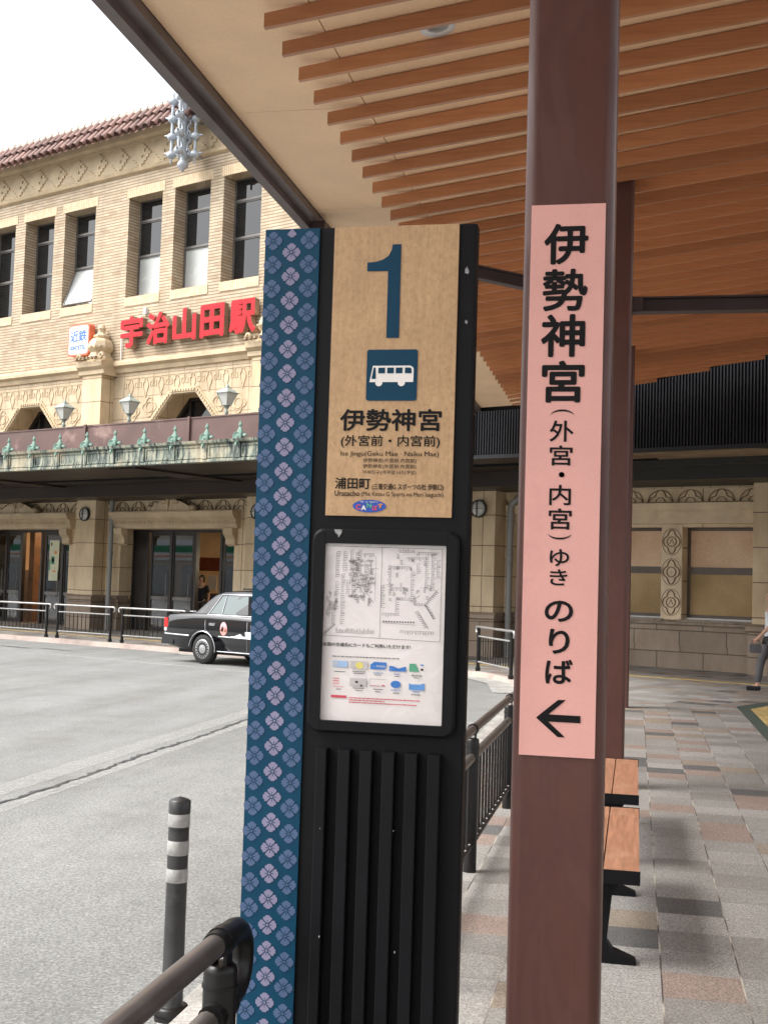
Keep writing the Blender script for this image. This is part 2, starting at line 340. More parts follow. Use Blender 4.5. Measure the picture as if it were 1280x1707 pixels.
def tile_mat(name, rot, x0, y0, size, dim=1.0):
    t = NT(name); v = t.coord()
    mp = t.n("ShaderNodeMapping"); mp.vector_type = 'POINT'; mp.inputs['Rotation'].default_value = (0, 0, rot); mp.inputs['Location'].default_value = (-x0, -y0, 0)
    t.l(v, mp.inputs['Vector'])
    dv = t.n("ShaderNodeVectorMath"); dv.operation = 'DIVIDE'; dv.inputs[1].default_value = (size, size, 1); t.l(mp.outputs[0], dv.inputs[0])
    fl = t.n("ShaderNodeVectorMath"); fl.operation = 'FLOOR'; t.l(dv.outputs[0], fl.inputs[0])
    wn = t.n("ShaderNodeTexWhiteNoise"); wn.noise_dimensions = '2D'; t.l(fl.outputs[0], wn.inputs['Vector'])
    g = (0.265, 0.257, 0.245); lg = (0.31, 0.30, 0.288); tan = (0.265, 0.222, 0.18); pk = (0.262, 0.203, 0.177); dk = (0.112, 0.112, 0.112); mg = (0.225, 0.215, 0.203)
    sc_ = lambda c: tuple(x * dim for x in c)
    c = t.ramp(wn.outputs['Value'], [(0.0, sc_(g)), (0.28, sc_(lg)), (0.50, sc_(mg)), (0.63, sc_(tan)), (0.75, sc_(pk)), (0.87, sc_(dk)), (0.93, sc_(g))], True)
    sp = t.ramp(t.noise(v, 120, 3, 0.8), [(0.38, (0.50, 0.50, 0.50)), (0.5, (0.97, 0.97, 0.97)), (0.62, (1.55, 1.53, 1.5))])
    c = t.mix(1.0, c, sp, 'MULTIPLY')
    dirt = t.ramp(t.noise(v, 1.2, 5, 0.6), [(0.35, (0.84, 0.83, 0.81)), (0.7, (1.05, 1.05, 1.05))])
    c = t.mix(1.0, c, dirt, 'MULTIPLY')
    fr = t.n("ShaderNodeVectorMath"); fr.operation = 'FRACTION'; t.l(dv.outputs[0], fr.inputs[0])
    sx = t.n("ShaderNodeSeparateXYZ"); t.l(fr.outputs[0], sx.inputs[0])
    ex = t.math('ABSOLUTE', t.math('SUBTRACT', sx.outputs[0], 0.5)); ey = t.math('ABSOLUTE', t.math('SUBTRACT', sx.outputs[1], 0.5))
    jx = t.math('GREATER_THAN', ex, 0.489); jy = t.math('MULTIPLY', t.math('GREATER_THAN', ey, 0.494), 0.55)
    j = t.math('MAXIMUM', jx, jy)
    lj = t.ramp(t.noise(v, 2.2, 2), [(0.45, (0.07, 0.055, 0.05)), (0.6, (0.42, 0.38, 0.33))])
    t.l(t.mix(j, c, lj), t.b.inputs['Base Color']); t.b.inputs['Roughness'].default_value = 0.62
    t.bump(t.math('SUBTRACT', 1.0, j), 0.3, 0.004)
    return t.m
M['paving'] = tile_mat('paving', 0, 0.135, 5.07, 0.3255)
M['station_paving'] = tile_mat('station_paving', -BROT, 0, 0, 0.3255, 1.05)
def ribbed_glass(name, lo, hi):
    t = NT(name); v = t.coord()
    sx = t.n("ShaderNodeSeparateXYZ"); t.l(v, sx.inputs[0])
    wv = t.math('SINE', t.math('MULTIPLY', sx.outputs[0], 210.0))
    g = t.ramp(t.noise(v, 0.9, 2), [(0.3, lo), (0.7, hi)])
    sp = t.ramp(t.noise(v, 60, 2), [(0.4, (0.9, 0.9, 0.9)), (0.7, (1.15, 1.12, 1.1))])
    t.l(t.mix(1.0, g, sp, 'MULTIPLY'), t.b.inputs['Base Color']); t.b.inputs['Roughness'].default_value = 0.22
    t.b.inputs['Specular IOR Level'].default_value = 0.35
    t.bump(wv, 0.4, 0.006)
    return t.m
M['ribbed_glass'] = ribbed_glass('ribbed_glass', (0.62, 0.38, 0.22), (0.80, 0.58, 0.39)); M['ribbed_glass_low'] = ribbed_glass('ribbed_glass_low', (0.32, 0.21, 0.085), (0.52, 0.36, 0.17))
def fascia_copper():
    t = NT('weathered_copper'); v = t.coord()
    f = t.noise(t.scale(v, (5.0, 1, 0.7)), 2.0, 5, 0.7); g = t.noise(v, 1.1, 4)
    c = t.ramp(f, [(0.40, (0.025, 0.03, 0.028)), (0.50, (0.14, 0.175, 0.15)), (0.58, (0.36, 0.35, 0.26)), (0.75, (0.23, 0.34, 0.28))])
    c = t.mix(t.ramp(g, [(0.5, (0, 0, 0)), (0.65, (0.6, 0.6, 0.6))]), c, (0.50, 0.42, 0.29))
    t.l(c, t.b.inputs['Base Color']); t.b.inputs['Roughness'].default_value = 0.7
    return t.m
M['fascia_copper'] = fascia_copper()

# ------------------------------------------------------------------ mesh builder
class MB:
    def __init__(s): s.v = []; s.f = []; s.mi = []; s.sm = []
    def add(s, vs, fs, mi=0, smooth=False):
        o = len(s.v); s.v += [tuple(p) for p in vs]
        for f in fs: s.f.append(tuple(i + o for i in f)); s.mi.append(mi); s.sm.append(smooth)
    def box(s, x0, x1, y0, y1, z0, z1, mi=0):
        vs = [(x0, y0, z0), (x1, y0, z0), (x1, y1, z0), (x0, y1, z0), (x0, y0, z1), (x1, y0, z1), (x1, y1, z1), (x0, y1, z1)]
        s.add(vs, [(0, 3, 2, 1), (4, 5, 6, 7), (0, 1, 5, 4), (1, 2, 6, 5), (2, 3, 7, 6), (3, 0, 4, 7)], mi)
    def prism(s, poly, a, b, axis='z', mi=0, smooth=False):
        P = {'z': lambda p, h: (p[0], p[1], h), 'y': lambda p, h: (p[0], h, p[1]), 'x': lambda p, h: (h, p[0], p[1])}[axis]
        n = len(poly); vs = [P(p, a) for p in poly] + [P(p, b) for p in poly]
        o = len(s.v); s.v += [tuple(p) for p in vs]
        for i in range(n):
            s.f.append((o + i, o + (i + 1) % n, o + (i + 1) % n + n, o + i + n)); s.mi.append(mi)
            s.sm.append(smooth and math.dist(poly[i], poly[(i + 1) % n]) < 0.02)
        s.add(vs[:n], [tuple(range(n))], mi); s.add(vs[n:], [tuple(range(n))], mi)
    def tube(s, path, r, seg=10, mi=0, cap=True, rs=None):
        path = [Vector(p) for p in path]; n = len(path); vs = []; up = None
        for i, p in enumerate(path):
            d = (path[min(i + 1, n - 1)] - path[max(i - 1, 0)]).normalized()
            if up is None: up = Vector((0, 0, 1)) if abs(d.z) < 0.9 else Vector((1, 0, 0))
            a = d.cross(up)
            if a.length < 1e-5: a = d.cross(Vector((1, 0, 0)))
            a.normalize(); b = a.cross(d).normalized(); up = b
            rr = rs[i] if rs else r
            vs += [p + (a * math.cos(2 * math.pi * k / seg) + b * math.sin(2 * math.pi * k / seg)) * rr for k in range(seg)]
        fs = [(i * seg + k, i * seg + (k + 1) % seg, (i + 1) * seg + (k + 1) % seg, (i + 1) * seg + k) for i in range(n - 1) for k in range(seg)]
        s.add(vs, fs, mi, True)
        if cap:
            s.add(vs[:seg], [tuple(range(seg))], mi); s.add(vs[-seg:], [tuple(range(seg))], mi)
    def lathe(s, prof, c=(0, 0, 0), seg=16, mi=0, axis='z', smooth=True):
        vs = []
        for (r, h) in prof:
            for k in range(seg):
                a = 2 * math.pi * (k + 0.5) / seg; x, y = r * math.cos(a), r * math.sin(a)
                p = {'z': (x, y, h), 'y': (x, h, y), 'x': (h, x, y)}[axis]
                vs.append((p[0] + c[0], p[1] + c[1], p[2] + c[2]))
        n = len(prof)
        s.add(vs, [(i * seg + k, i * seg + (k + 1) % seg, (i + 1) * seg + (k + 1) % seg, (i + 1) * seg + k) for i in range(n - 1) for k in range(seg)], mi, smooth)
        if prof[0][0] > 1e-4: s.add(vs[:seg], [tuple(range(seg))], mi)
        if prof[-1][0] > 1e-4: s.add(vs[-seg:], [tuple(range(seg))], mi)
    def plate(s, outer, holes, y, depth, mi=0, mir=None):
        """front face in the x-z plane at y (looking along +y), polygon holes with reveals of given depth"""
        loops = [[Vector((p[0], p[1], 0)) for p in L] for L in [outer] + holes]
        flat = [p for L in loops for p in L]
        tris = tessellate_polygon(loops)
        s.add([(p.x, y, p.y) for p in flat], [tuple(t) for t in tris], mi)
        for L in holes:
            n = len(L); vs = [(p[0], y, p[1]) for p in L] + [(p[0], y + depth, p[1]) for p in L]
            s.add(vs, [(i, (i + 1) % n, (i + 1) % n + n, i + n) for i in range(n)], mi if mir is None else mir)
    def ribbon(s, pts, wd, y0, y1, mi=0, closed=False):
        """raised line in the x-z plane: a thin bar following 2-D points"""
        n = len(pts); m = n if closed else n - 1
        for i in range(m):
            a = Vector(pts[i]); b = Vector(pts[(i + 1) % n]); d = b - a
            if d.length < 1e-6: continue
            d.normalize(); q = Vector((-d.y, d.x)) * wd / 2; e = d * wd * 0.3
            s.prism([tuple(a - e - q), tuple(b + e - q), tuple(b + e + q), tuple(a - e + q)], y0, y1, 'y', mi)
def text(mb, body, x0, x1, z0, z1, y, mi=0, bold=0.0, ext=0.0, side=None):
    """lettering fitted into a box; heavier strokes come from close copies laid over one another"""
    c = bpy.data.curves.new('lettering', 'FONT'); c.body = body; c.resolution_u = 4
    o = bpy.data.objects.new('lettering_source', c); COL.objects.link(o)
    bpy.context.view_layer.update()
    me = bpy.data.meshes.new_from_object(o.evaluated_get(bpy.context.evaluated_depsgraph_get()))
    xs = [v.co.x for v in me.vertices]; ys = [v.co.y for v in me.vertices]
    ax, bx, ay, by = min(xs), max(xs), min(ys), max(ys)
    d0 = bold * (z1 - z0) / (by - ay)
    x0 += d0; x1 -= d0; z0 += d0; z1 -= d0
    fx = (x1 - x0) / (bx - ax); fz = (z1 - z0) / (by - ay)
    cx, cz = (x0 + x1) / 2, (z0 + z1) / 2; mx, my = (ax + bx) / 2, (ay + by) / 2
    fs = [tuple(p.vertices) for p in me.polygons]
    bd = []
    if ext:
        edges = {}
        for f in fs:
            for i in range(len(f)):
                e = (f[i], f[(i + 1) % len(f)]); edges.setdefault((min(e), max(e)), []).append(e)
        bd = [e[0] for e in edges.values() if len(e) == 1]
    sh = [(0, 0)] if not bold else [(0, 0), (-1, 0), (1, 0), (0, -1), (0, 1), (-.7, -.7), (.7, .7), (.7, -.7), (-.7, .7)]
    for k, (dx, dz) in enumerate(sh):
        yk = y + k * (0.00004 if not ext else 0.0012)
        vs = [(cx + (v.co.x - mx) * fx + dx * d0, yk, cz + (v.co.y - my) * fz + dz * d0) for v in me.vertices]
        mb.add(vs, fs, mi)
        if ext:
            n = len(vs); mb.add(vs + [(p[0], y + ext, p[2]) for p in vs], [(p, q, q + n, p + n) for p, q in bd], mi if side is None else side)
    bpy.data.objects.remove(o); bpy.data.meshes.remove(me); bpy.data.curves.remove(c)

def mk(name, mb, mats, parent=None, off=None, label=None):
    if not isinstance(mats, (list, tuple)): mats = [mats]
    o_ = off if off is not None else (OFF[parent.name] if parent else Vector((0, 0, 0)))
    me = bpy.data.meshes.new(name)
    me.from_pydata([(p[0] - o_[0], p[1] - o_[1], p[2] - o_[2]) for p in mb.v], [], mb.f)
    for m in mats: me.materials.append(M[m] if isinstance(m, str) else m)
    me.polygons.foreach_set('material_index', mb.mi); me.polygons.foreach_set('use_smooth', mb.sm)
    bm = bmesh.new(); bm.from_mesh(me); bmesh.ops.recalc_face_normals(bm, faces=bm.faces); bm.to_mesh(me); bm.free()
    me.update()
    o = bpy.data.objects.new(name, me); COL.objects.link(o)
    if parent: o.parent = parent
    OFF[o.name] = Vector(o_)
    if label: o['label'] = label
    return o
def tag(o, label, cat, group=None):
    o['label'] = label; o['category'] = cat
    if group: o['group'] = group
    return o
def thing(name, label, cat, loc, group=None, rotz=0.0):
    o = bpy.data.objects.new(name, None); COL.objects.link(o); o.empty_display_size = 0.2
    o.location = loc; o.rotation_euler = (0, 0, rotz); OFF[o.name] = Vector(loc)
    return tag(o, label, cat, group)
def bthing(name, label, cat, s, n, z=0.0, group=None):
    o = thing(name, label, cat, bw(s, n, z), group, BROT); OFF[o.name] = Vector((s, n, z)); return o
def lthing(name, label, cat, loc, group=None, rotz=0.0):
    o = thing(name, label, cat, loc, group, rotz); OFF[o.name] = Vector((0, 0, 0)); return o
def one(name, mb, mats, label, cat, loc, group=None, rotz=0.0, local=None):
    """a thing that is a single mesh"""
    o = mk(name, mb, mats, None, Vector(local if local is not None else loc)); o.location = loc; o.rotation_euler = (0, 0, rotz)
    return tag(o, label, cat, group)
def bone(name, mb, mats, label, cat, s, n, z=0.0, group=None):
    return one(name, mb, mats, label, cat, bw(s, n, z), group, BROT, (s, n, z))
def dup(root, loc, label=None, rotz=None):
    r = root.copy(); COL.objects.link(r); r.location = loc
    if rotz is not None: r.rotation_euler = (0, 0, rotz)
    if label: r['label'] = label
    for ch in list(root.children):
        c = ch.copy(); COL.objects.link(c); c.parent = r
        for g in list(ch.children):
            d = g.copy(); COL.objects.link(d); d.parent = c
    return r
def struct(name, mb, mats, loc=(0, 0, 0), rotz=0.0, kind='structure', local=(0, 0, 0)):
    o = mk(name, mb, mats, None, Vector(local)); o.location = loc; o.rotation_euler = (0, 0, rotz); o['kind'] = kind; return o
def rrect(x0, x1, y0, y1, r, seg=5):
    pts = []
    for cx, cy, a0 in ((x1 - r, y0 + r, -90), (x1 - r, y1 - r, 0), (x0 + r, y1 - r, 90), (x0 + r, y0 + r, 180)):
        for k in range(seg + 1):
            a = R(a0 + 90 * k / seg); pts.append((cx + r * math.cos(a), cy + r * math.sin(a)))
    return pts

# ------------------------------------------------------------------ ground
b = MB(); b.add([(-300, -300, -0.1), (300, -300, -0.1), (300, 300, -0.1), (-300, 300, -0.1)], [(0, 1, 2, 3)])
struct('road', b, 'asphalt')
KERB = [(-1.60, -12), (-1.60, 14), (-1.64, 17), (-1.80, 20.0), (-2.12, 21.9), (-2.65, 23.0), (-3.5, 23.62)] + [tuple(bw(s, 20.1)[:2]) for s in (-14.5, -20, -30, -60)]
b = MB()
poly = KERB + [tuple(bw(-60, 34)[:2]), tuple(bw(40, 34)[:2]), (60, -12)]
b.prism(poly, -0.2, 0.0, 'z'); struct('pavement', b, 'station_paving')
b = MB()                                   # kerb stones stand 3 mm proud of the paving behind them
def offset_line(pts, d):
    out = []
    for i, p in enumerate(pts):
        a = Vector(pts[max(i - 1, 0)]); c = Vector(pts[min(i + 1, len(pts) - 1)]); t = (c - a).normalized()
        out.append((p[0] - t.y * d, p[1] + t.x * d))
    return out
KO, KI = offset_line(KERB, 0.012), offset_line(KERB, -0.17)
for i in range(len(KERB) - 1):
    q = [KO[i], KO[i + 1], KI[i + 1], KI[i]]
    b.prism(q, -0.12, 0.004, 'z', 0 if i < 2 else 1)
struct('kerb', b, ['kerb_stone', 'kerb_pink'])
b = MB(); G1 = offset_line(KERB, 0.16)
for i in range(0, 5): b.add([(KO[i][0], KO[i][1], -0.094), (KO[i + 1][0], KO[i + 1][1], -0.094), (G1[i + 1][0], G1[i + 1][1], -0.096), (G1[i][0], G1[i][1], -0.096)], [(0, 1, 2, 3)])
G2 = offset_line(KERB, 0.45)
for i in range(3, 8): b.add([(KO[i][0], KO[i][1], -0.088), (KO[i + 1][0], KO[i + 1][1], -0.088), (G2[i + 1][0], G2[i + 1][1], -0.09), (G2[i][0], G2[i][1], -0.09)], [(0, 1, 2, 3)])
struct('gutter', b, 'gutter_pale')
b = MB(); b.add([(-1.40, -12, 0.006), (1.48, -12, 0.006), (1.48, 18.15, 0.006), (-1.40, 18.15, 0.006)], [(0, 1, 2, 3)])
b.add([(2.32, -12, 0.006), (14, -12, 0.006), (14, 18.15, 0.006), (2.32, 18.15, 0.006)], [(0, 1, 2, 3)])
struct('platform_paving', b, 'paving')
b = MB()
b.add([(1.48, -12, 0.008), (2.32, -12, 0.008), (2.32, 20.1, 0.008), (1.455, 18.4, 0.008)], [(0, 1, 2, 3)], 0)
b.add([(1.62, -12, 0.012), (2.2, -12, 0.012), (2.2, 19.3, 0.012), (1.62, 18.06, 0.012)], [(0, 1, 2, 3)], 1)
for k in range(7):
    x = 1.665 + k * 0.083; b.prism([(x - 0.017, -12), (x + 0.017, -12), (x + 0.017, 18.0 + (x - 1.62) * 2), (x - 0.017, 18.0 + (x - 1.62) * 2)], 0.012, 0.018, 'z', 1)
struct('tactile_paving', b, ['tactile_green', 'tactile_yellow'])
b = MB(); b.box(-45, 12, 22.0, 22.22, 0.0, 0.008); struct('tactile_line', b, 'tactile_yellow', (0, 0, 0), BROT)
b = MB()
for y in range(40, 200):                                    # the open joint along the road and the worn white edges beside it
    t0, t1 = y * 0.1, y * 0.1 + 0.1
    wob = lambda t: 0.02 * math.sin(t * 2.1) + 0.014 * math.sin(t * 11.7 + 1) + 0.014 * math.sin(t * 31) - 0.012 * (t - 9)
    wd = lambda t: 0.011 + 0.012 * abs(math.sin(t * 3.3)) + 0.007 * math.sin(t * 37)
    for mi, off, wf in ((0, 0.0, wd), ):
        b.add([(-4.56 + wob(t0) - wf(t0), t0, -0.095), (-4.56 + wob(t0) + wf(t0), t0, -0.095), (-4.56 + wob(t1) + wf(t1), t1, -0.095), (-4.56 + wob(t1) - wf(t1), t1, -0.095)], [(0, 1, 2, 3)], mi)
struct('road_crack', b, 'crack_tar')
def worn(col=(0.55, 0.54, 0.51), lo=0.42, hi=0.62):
    t = NT('worn_paint'); v = t.coord()
    k = t.ramp(t.noise(v, 24, 6, 0.8), [(lo, (0, 0, 0)), (hi, (1, 1, 1))])
    mx = t.n("ShaderNodeMixShader"); tr = t.n("ShaderNodeBsdfTransparent")
    t.b.inputs['Base Color'].default_value = c4(col); t.b.inputs['Roughness'].default_value = 0.8
    t.l(k, mx.inputs[0]); t.l(tr.outputs[0], mx.inputs[1]); t.l(t.b.outputs[0], mx.inputs[2])
    t.l(mx.outputs[0], t.t.nodes['Material Output'].inputs[0]); return t.m
M['worn_paint'] = worn(); M['worn_faint'] = worn((0.45, 0.445, 0.43), 0.40, 0.70)
b = MB()
b.add([(-4.95, 4, -0.096), (-4.70, 4, -0.096), (-4.78, 20, -0.096), (-5.03, 20, -0.096)], [(0, 1, 2, 3)])
b.add([(-4.45, 4, -0.096), (-4.33, 4, -0.096), (-4.52, 20, -0.096), (-4.64, 20, -0.096)], [(0, 1, 2, 3)])
struct('worn_road_marking', b, 'worn_faint')
b = MB()
for (s0, s1, n0, n1) in ((-21.5, -14.0, 17.08, 17.2), (-19.5, -17.6, 18.6, 18.68), (-40, -23.5, 18.3, 18.42)):
    b.add([(s0, n0, -0.095), (s1, n0, -0.095), (s1, n1, -0.095), (s0, n1, -0.095)], [(0, 1, 2, 3)])
struct('road_marking', b, 'worn_paint', (0, 0, 0), BROT)
b = MB(); b.add([(-3.1, 15.3, -0.095), (-1.75, 15.3, -0.095), (-1.75, 15.42, -0.095), (-3.1, 15.42, -0.095)], [(0, 1, 2, 3)])
b.add([(-3.6, 13.3, -0.095), (-1.75, 15.0, -0.095), (-1.75, 15.14, -0.095), (-3.7, 13.4, -0.095)], [(0, 1, 2, 3)])
struct('bay_marking', b, 'worn_paint')
b = MB()
rp = random.Random(3)
for (cx, cy, L_, W_) in ((-14.1, 26.2, 1.1, 0.1), (-12.9, 25.9, 1.2, 0.07)):
    n = 14; up_ = [(cx - L_ / 2 + L_ * i / n, cy - 0.45 * (-L_ / 2 + L_ * i / n) + W_ * (0.4 + rp.random()) * math.sin(math.pi * i / n)) for i in range(n + 1)]
    dn = [(x, y - W_ * 1.6 * math.sin(math.pi * (i / n)) - 0.01) for i, (x, y) in enumerate(up_)]
    b.add([(x, y, -0.095) for x, y in up_ + dn[::-1]], [tuple(range(2 * n + 2))])
struct('road_patch', b, 'crack_tar')

# ------------------------------------------------------------------ station building
BL = bthing('station_building', 'cream brick station building with tiled roof, tall windows and carved terracotta bands', 'building', -25, 25.2)
NW = 25.2
S0, S1 = -47.0, 3.0
PIERS = [-43.1, -36.1, -29.1, -22.1, -15.1, -8.1, -1.1]
BAYS = [-39.6, -32.6, -25.6, -18.6, -11.6, -4.6]
winholes = []
for bc in BAYS:
    for k in (-1, 0, 1):
        c = bc - 0.0 + k * 2.0; winholes.append((c - 0.735, c + 0.735))
b = MB()
b.plate([(S0, 8.2), (S1, 8.2), (S1, 14.1), (S0, 14.1)], [[(a, 10.18), (c, 10.18), (c, 13.3), (a, 13.3)] for a, c in winholes], NW, 0.5)
b.box(S0, S0 + 0.3, NW + 0.001, 40, 0, 15); b.box(S1 - 0.3, S1, NW + 0.001, 40, 0, 15)
mk('brick_wall', b, 'brick', BL)
# windows: frame with two transoms, three panes, brick lintel and sill
def window(sc, blind_or_glare, tilt, idx):
    x0, x1 = sc - 0.735, sc + 0.735; n0 = NW + 0.45; b = MB(); t = 0.055
    x0 += 0.02; x1 -= 0.02
    zs = [10.30, 11.53, 12.64, 13.28]
    b.box(x0, x0 + t, n0, n0 + 0.07, 10.2, 13.3); b.box(x1 - t, x1, n0, n0 + 0.07, 10.2, 13.3)
    b.box(x0 + t, x1 - t, n0, n0 + 0.07, 13.25, 13.3); b.box(x0 + t, x1 - t, n0, n0 + 0.07, 10.2, 10.27)
    for z in zs[1:3]:
        b.box(x0 + t, x1 - t, n0 + 0.002, n0 + 0.07, z - 0.055, z + 0.055); b.box(x0 + t, x1 - t, n0 - 0.025, n0 + 0.002, z - 0.02, z + 0.02)
    b.box(x0 - 0.02, x1 + 0.02, n0 - 0.06, n0 + 0.07, 10.165, 10.2)
    fr = mk('window', b, 'window_frame', BL)
    lim = [(10.27, zs[1] - 0.055), (zs[1] + 0.055, zs[2] - 0.055), (zs[2] + 0.055, 13.25)]
    for k, (a, c) in enumerate(lim):
        p = MB(); m = 'glass'
        if k == 0 and tilt:
            p.add([(x0 + t, n0 - 0.42, a - 0.0), (x1 - t, n0 - 0.42, a - 0.0), (x1 - t, n0 + 0.03, c), (x0 + t, n0 + 0.03, c)], [(0, 1, 2, 3)])
            g = MB()
            for xa in (x0 + t, x1 - t): g.tube([(xa, n0 - 0.42, a), (xa, n0 + 0.03, c)], 0.025, 6)
            g.tube([(x0 + t, n0 - 0.42, a), (x1 - t, n0 - 0.42, a)], 0.03, 6)
            mk('sash', g, 'window_frame', fr)
        else: p.box(x0 + t, x1 - t, n0 + 0.03, n0 + 0.04, a, c)
        if k == 0 and (blind_or_glare or tilt): m = 'blind_or_glare'  # real blinds, but on the tilted pane this pale colour replaces its sky reflection
        mk('pane', p, m, fr)
    q = MB(); q.box(x0 - 0.12, x1 + 0.12, NW - 0.012, NW + 0.02, 13.302, 13.60); mk('lintel', q, 'soldier', fr)
    q = MB(); q.box(x0 - 0.05, x1 + 0.05, NW - 0.02, NW + 0.42, 9.90, 10.178); mk('sill', q, 'soldier', fr)
for i, (a, c) in enumerate(winholes[:12]):
    window((a + c) / 2, i in (6, 7), i == 5, i)
for i, (a, c) in enumerate(winholes[12:]):
    if i < 3: window((a + c) / 2, False, False, i)
    else:
        q = MB(); q.box(a, c, NW + 0.45, NW + 0.5, 10.18, 13.3); mk('window', q, 'glass', BL)
# cornice, stepped frieze and eaves
b = MB()
b.prism([(NW, 14.02), (NW - 0.10, 14.06), (NW - 0.14, 14.14), (NW - 0.06, 14.2), (NW, 14.24)], S0, S1, 'x')
b.prism([(NW, 14.96), (NW - 0.05, 14.98), (NW - 0.05, 15.06), (NW - 0.16, 15.12), (NW - 0.2, 15.3), (NW, 15.36)], S0, S1, 'x')
b.box(S0, S1, NW, NW + 0.3, 14.1, 15.5)
mk('cornice', b, 'terracotta', BL)
b = MB()
pw = 0.98; cz = 14.6; u = 0.098
for k in range(int((S1 - S0 - 20) / pw)):
    c0 = S0 + 0.5 + k * pw
    for i in range(-4, 5):
        for j in range(-4, 5):
            d = abs(i) + abs(j)
            if d > 4 or (i, j) in ((2, 1), (1, -1)): continue
            if (i, j) == (-4, 0): continue
            b.box(c0 + (i - 0.5) * u, c0 + (i + 0.5) * u + 0.001, NW - 0.04, NW + 0.01, cz + (j - 0.5) * u * 0.92, cz + (j + 0.5) * u * 0.92 + 0.001)
mk('frieze', b, 'terracotta', BL)
# clay tile roof
b = MB(); tp = 0.32
nrow = [((24.38, 14.99), (24.74, 15.42)), ((24.68, 15.42), (25.04, 15.84))]
for k in range(int((S1 - S0) / tp)):
    s = S0 + k * tp
    for ri, (p0, p1) in enumerate(nrow):
        r0, r1 = 0.115, 0.095; vs = []
        jit = random.uniform(-0.012, 0.012)
        for (q, rr) in ((p0, r0), (p1, r1)):
            for a in range(7):
                an = math.pi * a / 6; vs.append((s + jit + rr * math.cos(an), q[0] - 0.55 * rr * math.sin(an), q[1] + 0.85 * rr * math.sin(an)))
        b.add(vs, [(i, i + 1, i + 8, i + 7) for i in range(6)], 0, True)
        vv = [(v[0], v[1] + 0.02, v[2] - 0.03) for v in vs]; b.add(vv, [(i, i + 1, i + 8, i + 7) for i in range(6)], 0, True)
    vs = []
    for q in ((24.42, 15.0), (25.02, 15.76)):
        for a in range(5):
            an = math.pi + math.pi * a / 4; vs.append((s + tp / 2 + 0.09 * math.cos(an), q[0], q[1] + 0.07 * math.sin(an)))
    b.add(vs, [(i, i + 1, i + 6, i + 5) for i in range(4)], 0, True)
    b.tube([(s + tp * 0.1, 25.06, 15.88), (s + tp * 1.02, 25.06, 15.91)], 0.09, 8, 1, rs=[0.075, 0.10])
b.box(S0, S1, 25.03, 25.6, 15.36, 15.84, 0)
mk('roof', b, ['roof_tile', 'tile_cap'], BL)
# terracotta band between the canopy and the brick
arch = []
for bc in BAYS:
    arch.append([(bc - 1.95, 5.3), (bc + 1.95, 5.3), (bc + 1.95, 5.42), (bc + 0.47, 7.02), (bc - 0.47, 7.02), (bc - 1.95, 5.42)])
b = MB(); b.plate([(S0, 3.9), (S1, 3.9), (S1, 7.9), (S0, 7.9)], arch, NW, 0.85); mk('tile_band', b, 'wall_tile', BL)
b = MB()
for bc in BAYS[:5]:
    b = MB()
    pts = [(bc - 1.9, 5.3), (bc - 1.9, 5.42), (bc - 0.45, 6.98), (bc + 0.45, 6.98), (bc + 1.9, 5.42), (bc + 1.9, 5.3)]
    b.ribbon(pts, 0.10, NW + 0.68, NW + 0.78)
    for q in ((bc - 0.45, 5.2, bc - 0.45, 6.98), (bc + 0.45, 5.2, bc + 0.45, 6.98)): b.ribbon([(q[0], q[1]), (q[2], q[3])], 0.06, NW + 0.69, NW + 0.78)
    b.ribbon([(bc - 1.3, 6.02), (bc + 1.3, 6.02)], 0.06, NW + 0.70, NW + 0.78)
    aw = mk('arched_window', b, 'dark_bronze', BL)
    b = MB(); b.box(bc - 1.95, bc + 1.95, NW + 0.79, NW + 0.82, 5.2, 7.0, 0); mk('pane', b, 'glass', aw)
for bc in BAYS[:5]:                                         # roped moulding round each arched window
    b = MB()
    pts = [(bc - 2.1, 5.45), (bc - 0.52, 7.13), (bc + 0.52, 7.13), (bc + 2.1, 5.45)]
    b.ribbon(pts, 0.17, NW - 0.05, NW + 0.01)
    for i in range(len(pts) - 1):
        A, Bv = Vector(pts[i]), Vector(pts[i + 1]); L = (Bv - A).length
        for k in range(int(L / 0.11)):
            p = A + (Bv - A) * ((k + 0.5) * 0.11 / L); b.box(p.x - 0.035, p.x + 0.035, NW - 0.085, NW - 0.05, p.y - 0.035, p.y + 0.035)
    mk('rope_moulding', b, 'terracotta', BL)
def urn_outline(cx, cz, k=1.0):
    half = [(0.0, -0.36), (0.03, -0.30), (0.05, -0.2), (0.10, -0.08), (0.13, 0.05), (0.10, 0.14), (0.05, 0.18), (0.07, 0.24), (0.0, 0.30)]
    return [(cx + x * k, cz + z * k) for x, z in half] + [(cx - x * k, cz + z * k) for x, z in half[::-1]]
def quatrefoil(cx, cz, r, n=48):
    return [(cx + r * (0.68 + 0.32 * abs(math.cos(2 * a)) ** 1.5) * math.cos(a), cz + r * (0.68 + 0.32 * abs(math.cos(2 * a)) ** 1.5) * math.sin(a)) for a in [2 * math.pi * i / n for i in range(n)]]
def ring(cx, cz, r, n=20): return [(cx + r * math.cos(2 * math.pi * i / n), cz + r * math.sin(2 * math.pi * i / n)) for i in range(n)]
